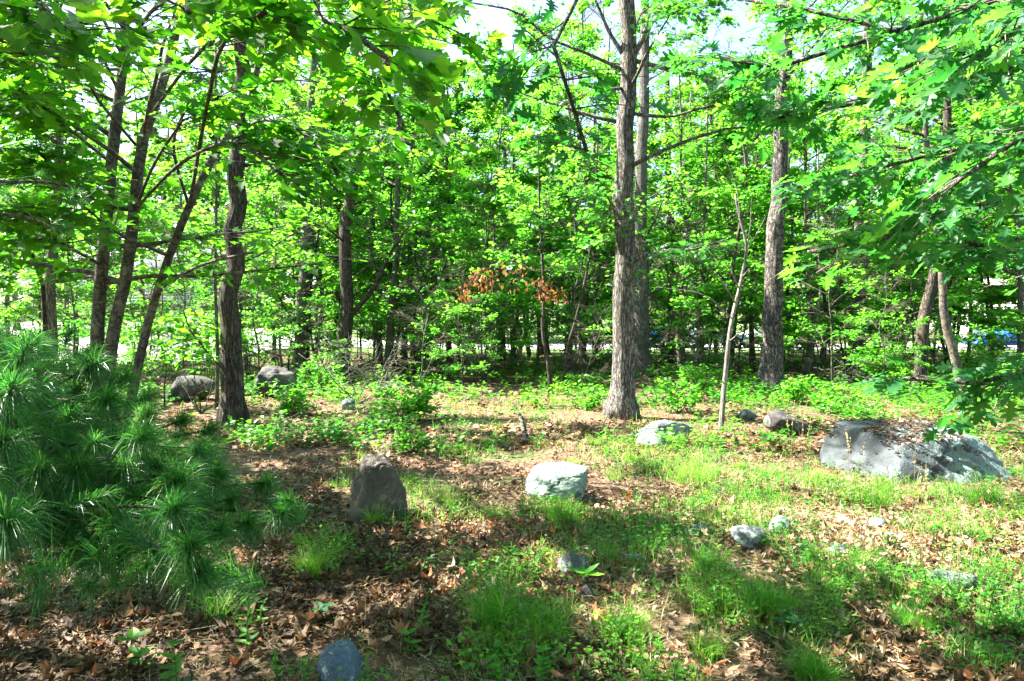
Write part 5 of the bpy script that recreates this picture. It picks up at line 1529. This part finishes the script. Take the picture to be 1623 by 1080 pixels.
# ------------------------------------------------------------------ vehicles on the road
def box_arr(x0, x1, y0, y1, z0, z1):
    v = np.array([[x, y, z] for z in (z0, z1) for y in (y0, y1) for x in (x0, x1)])
    f = np.array([[0, 2, 3, 1], [4, 5, 7, 6], [0, 1, 5, 4], [2, 6, 7, 3], [0, 4, 6, 2], [1, 3, 7, 5]])
    return v, f, np.full(6, 4)
GLASS = plain('dark_glass', (.03, .04, .05), .08, 0, .05, spec=.8)
TYRE = plain('tyre_rubber', (.025, .025, .025), .85); RIM = plain('alloy_rim', (.55, .56, .58), .35, .7)
RED = plain('red_lamp', (.5, .02, .02), .2); LAMP = plain('clear_lamp', (.8, .8, .8), .1); TRIM = plain('black_trim', (.03, .03, .03), .6)
def car(name, label, loc, rz, paint, suv=True, group='vehicles parked on the road'):
    rt = thing(name, label, 'car', loc, group); rt.rotation_euler = (0, 0, rz)
    H = 1.72 if suv else 1.45
    if suv: prof = [(-2.25, .42), (-2.3, .75), (-2.2, 1.05), (-2.05, 1.15), (-1.95, 1.62), (-1.5, H), (.35, H - .02), (1.05, 1.12), (1.95, 1.0), (2.25, .85), (2.3, .5), (2.2, .38)]
    else: prof = [(-2.2, .4), (-2.3, .7), (-2.2, .95), (-1.6, 1.0), (-.95, 1.36), (-.3, H), (.35, H - .04), (1.05, .98), (1.95, .86), (2.25, .7), (2.28, .45), (2.2, .33)]
    n = len(prof)
    lev = [(-.92, .90), (-.86, 1), (.86, 1), (.92, .90)]
    V = []
    cx_, cz_ = 0, .8
    for yy, k in lev:
        for (x, z) in prof:
            inset = .16 * max(0, (z - 1.0)) / .7
            ys = yy * (1 - inset) if True else yy
            V.append((cx_ + (x - cx_) * (1 if k == 1 else .985), ys, cz_ + (z - cz_) * (1 if k == 1 else .97)))
    F = []; N_ = []
    for a in range(3):
        for j in range(n):
            j2 = (j + 1) % n
            F += [a*n+j, a*n+j2, (a+1)*n+j2, (a+1)*n+j]; N_.append(4)
    F += list(range(n))[::-1]; N_.append(n); F += [3*n+i for i in range(n)]; N_.append(n)
    build('body', V, F, N_, paint, None, False, rt)
    for sy in (-1, 1):
        yw = sy * .845
        wins = [((-1.75, 1.16), (-1.62, 1.5), (-.95, H - .14), (-.85, 1.16)), ((-.75, 1.16), (-.8, H - .14), (.1, H - .14), (.15, 1.14)), ((.25, 1.14), (.22, H - .16), (.38, H - .18), (.85, 1.14))] if suv else \
               [((-1.35, 1.02), (-.9, 1.27), (-.62, 1.3), (-.62, 1.0)), ((-.52, 1.0), (-.52, 1.31), (.18, 1.36), (.22, 1.0)), ((.3, 1.0), (.28, 1.33), (.42, 1.3), (.85, 1.0))]
        for w in wins:
            V = [(x, sy * (.92 * (1 - .16 * max(0, z - 1) / .7) + .012), z) for x, z in w] + [(x, sy * (.92 * (1 - .16 * max(0, z - 1) / .7) - .03), z) for x, z in w]
            build('window', V, [0, 1, 2, 3, 7, 6, 5, 4, 0, 4, 5, 1, 1, 5, 6, 2, 2, 6, 7, 3, 3, 7, 4, 0], [4] * 6, GLASS, None, False, rt)
        for wx in (-1.4, 1.42):
            a = np.linspace(0, 6.283, 25)[:-1]
            def ring(r0, y0, y1, mat, nm, par):
                V = [(wx + r * math.cos(t), yy, .36 + r * math.sin(t)) for (r, yy) in ((r0 * .9, y0), (r0, y0 + sy * .03), (r0, y1 - sy * .03), (r0 * .9, y1)) for t in a]
                F = []; N_ = []
                for q in range(3):
                    for j in range(24):
                        F += [q*24+j, q*24+(j+1) % 24, (q+1)*24+(j+1) % 24, (q+1)*24+j]; N_.append(4)
                F += list(range(24)); N_.append(24); F += list(range(72, 96)); N_.append(24)
                return build(nm, V, F, N_, mat, None, False, par)
            wheel = ring(.36, sy * .72, sy * .94, TYRE, 'wheel', rt)
            ring(.22, sy * .90, sy * .955, RIM, 'rim', wheel)
        v, f, s = box_arr(-2.31, -2.2, sy * .80 - .09, sy * .80 + .09, .85 if suv else .72, 1.12 if suv else .9); build('tail_light', v, f, s, RED, None, False, rt)
        v, f, s = box_arr(2.18, 2.31, sy * .70 - .15, sy * .70 + .15, .68, .84); build('headlight', v, f, s, LAMP, None, False, rt)
    v, f, s = box_arr(-2.36, -2.2, -.85, .85, .38, .58); build('bumper', v, f, s, TRIM if suv else paint, None, False, rt)
    v, f, s = box_arr(2.2, 2.36, -.85, .85, .36, .56); build('bumper', v, f, s, TRIM if suv else paint, None, False, rt)
    return rt
WHITE = plain('white_paint', (.8, .8, .8), .3, var=.02, coat=.5); BLUE = plain('blue_paint', (.02, .09, .42), .3, var=.04, coat=.6)
GREYB = plain('grey_blue_paint', (.20, .24, .34), .3, var=.04, coat=.6); SILVER = plain('silver_paint', (.5, .53, .58), .3, .3, var=.03, coat=.5)
def carat(px, y, rz, *a, **k):
    x = (px - CX) / FPX * y
    return (x, y, gz(x, y) + .06)
car('parked_car', 'white SUV with a red tail light parked at the right beyond the trees', carat(1545, 44.8, 0), math.radians(28), WHITE, True)
car('parked_car', 'bright blue car with pale wheels parked at the right edge', carat(1605, 40.5, 0), math.radians(175), BLUE, False)
car('parked_car', 'grey-blue car glimpsed between the black-looking trunk and the dead sapling', carat(1125, 44.5, 0), math.radians(2), GREYB, False)
car('parked_car', 'silver car glimpsed behind the plated trunk', carat(1210, 45, 0), math.radians(182), SILVER, False)
car('parked_car', 'small blue car glimpsed just right of the pale grey trunk', carat(1036, 46.5, 0), math.radians(92), BLUE, False)

# ------------------------------------------------------------------ houses
def house(label, x, y, w, dep, hh, roofh, wallc, roofc, rz, seed):
    z = gz(x, y)
    rt = thing('house', label, 'house', (x, y, z - .2)); rt.rotation_euler = (0, 0, rz)
    wall = plain('siding_%d' % seed, wallc, .7, var=.05); roofm = plain('shingles_%d' % seed, roofc, .9, var=.3, scale=12)
    v, f, s = box_arr(-w/2, w/2, -dep/2, dep/2, 0, hh); build('wall', v, f, s, wall, None, False, rt)
    nb = int(hh / .28)
    for k in range(nb):
        z0 = .12 + k * .28
        v, f, s = box_arr(-w/2 - .02, w/2 + .02, -dep/2 - .035, -dep/2 - .004, z0, z0 + .24); build('siding_board', v, f, s, wall, None, False, rt)
    o = .5
    V = [(-w/2-o, -dep/2-o, hh), (w/2+o, -dep/2-o, hh), (w/2+o, dep/2+o, hh), (-w/2-o, dep/2+o, hh), (-w/2-o, 0, hh+roofh), (w/2+o, 0, hh+roofh)]
    V += [(a_, b_, c_ + .18) for a_, b_, c_ in V]
    F = [6, 7, 11, 10, 8, 9, 10, 11, 0, 4, 5, 1, 2, 5, 4, 3, 0, 1, 7, 6, 2, 3, 9, 8]; 
    build('roof', V, F + [0, 3, 4, 1, 5, 2, 0, 6, 10, 4, 3, 4, 10, 9, 1, 5, 11, 7, 2, 8, 11, 5], [4] * 6 + [3, 3, 4, 4, 4, 4], roofm, None, False, rt)
    for k in range(int(w // 3)):
        for zz in ([1.0, 3.6] if hh > 4.5 else [1.0]):
            xx = -w/2 + 1.6 + k * 3
            v, f, s = box_arr(xx - .6, xx + .6, -dep/2 - .08, -dep/2 - .04, zz, zz + 1.4); fr = build('window', v, f, s, WHITE, None, False, rt)
            v, f, s = box_arr(xx - .5, xx + .5, -dep/2 - .10, -dep/2 - .083, zz + .1, zz + 1.3); build('pane', v, f, s, GLASS, None, False, fr)
house('pale two-storey house with lapped siding beyond the road at the right', 50, 66, 16, 9, 5.6, 2.6, (.70, .67, .62), (.16, .14, .13), math.radians(-14), 1)
house('grey-blue house glimpsed through the maple leaves at the left', -33, 64, 12, 8, 3.2, 2.2, (.42, .48, .55), (.2, .2, .22), math.radians(12), 2)

bd = {}
for me in bpy.data.meshes:
    n = len(me.loops) - 2 * len(me.polygons)
    bd[me.name.split('.')[0]] = bd.get(me.name.split('.')[0], 0) + n
print(sorted(bd.items(), key=lambda q: -q[1])[:14])
tri = sum(len(me.loops) - 2 * len(me.polygons) for me in bpy.data.meshes)
print('TRIS', tri)
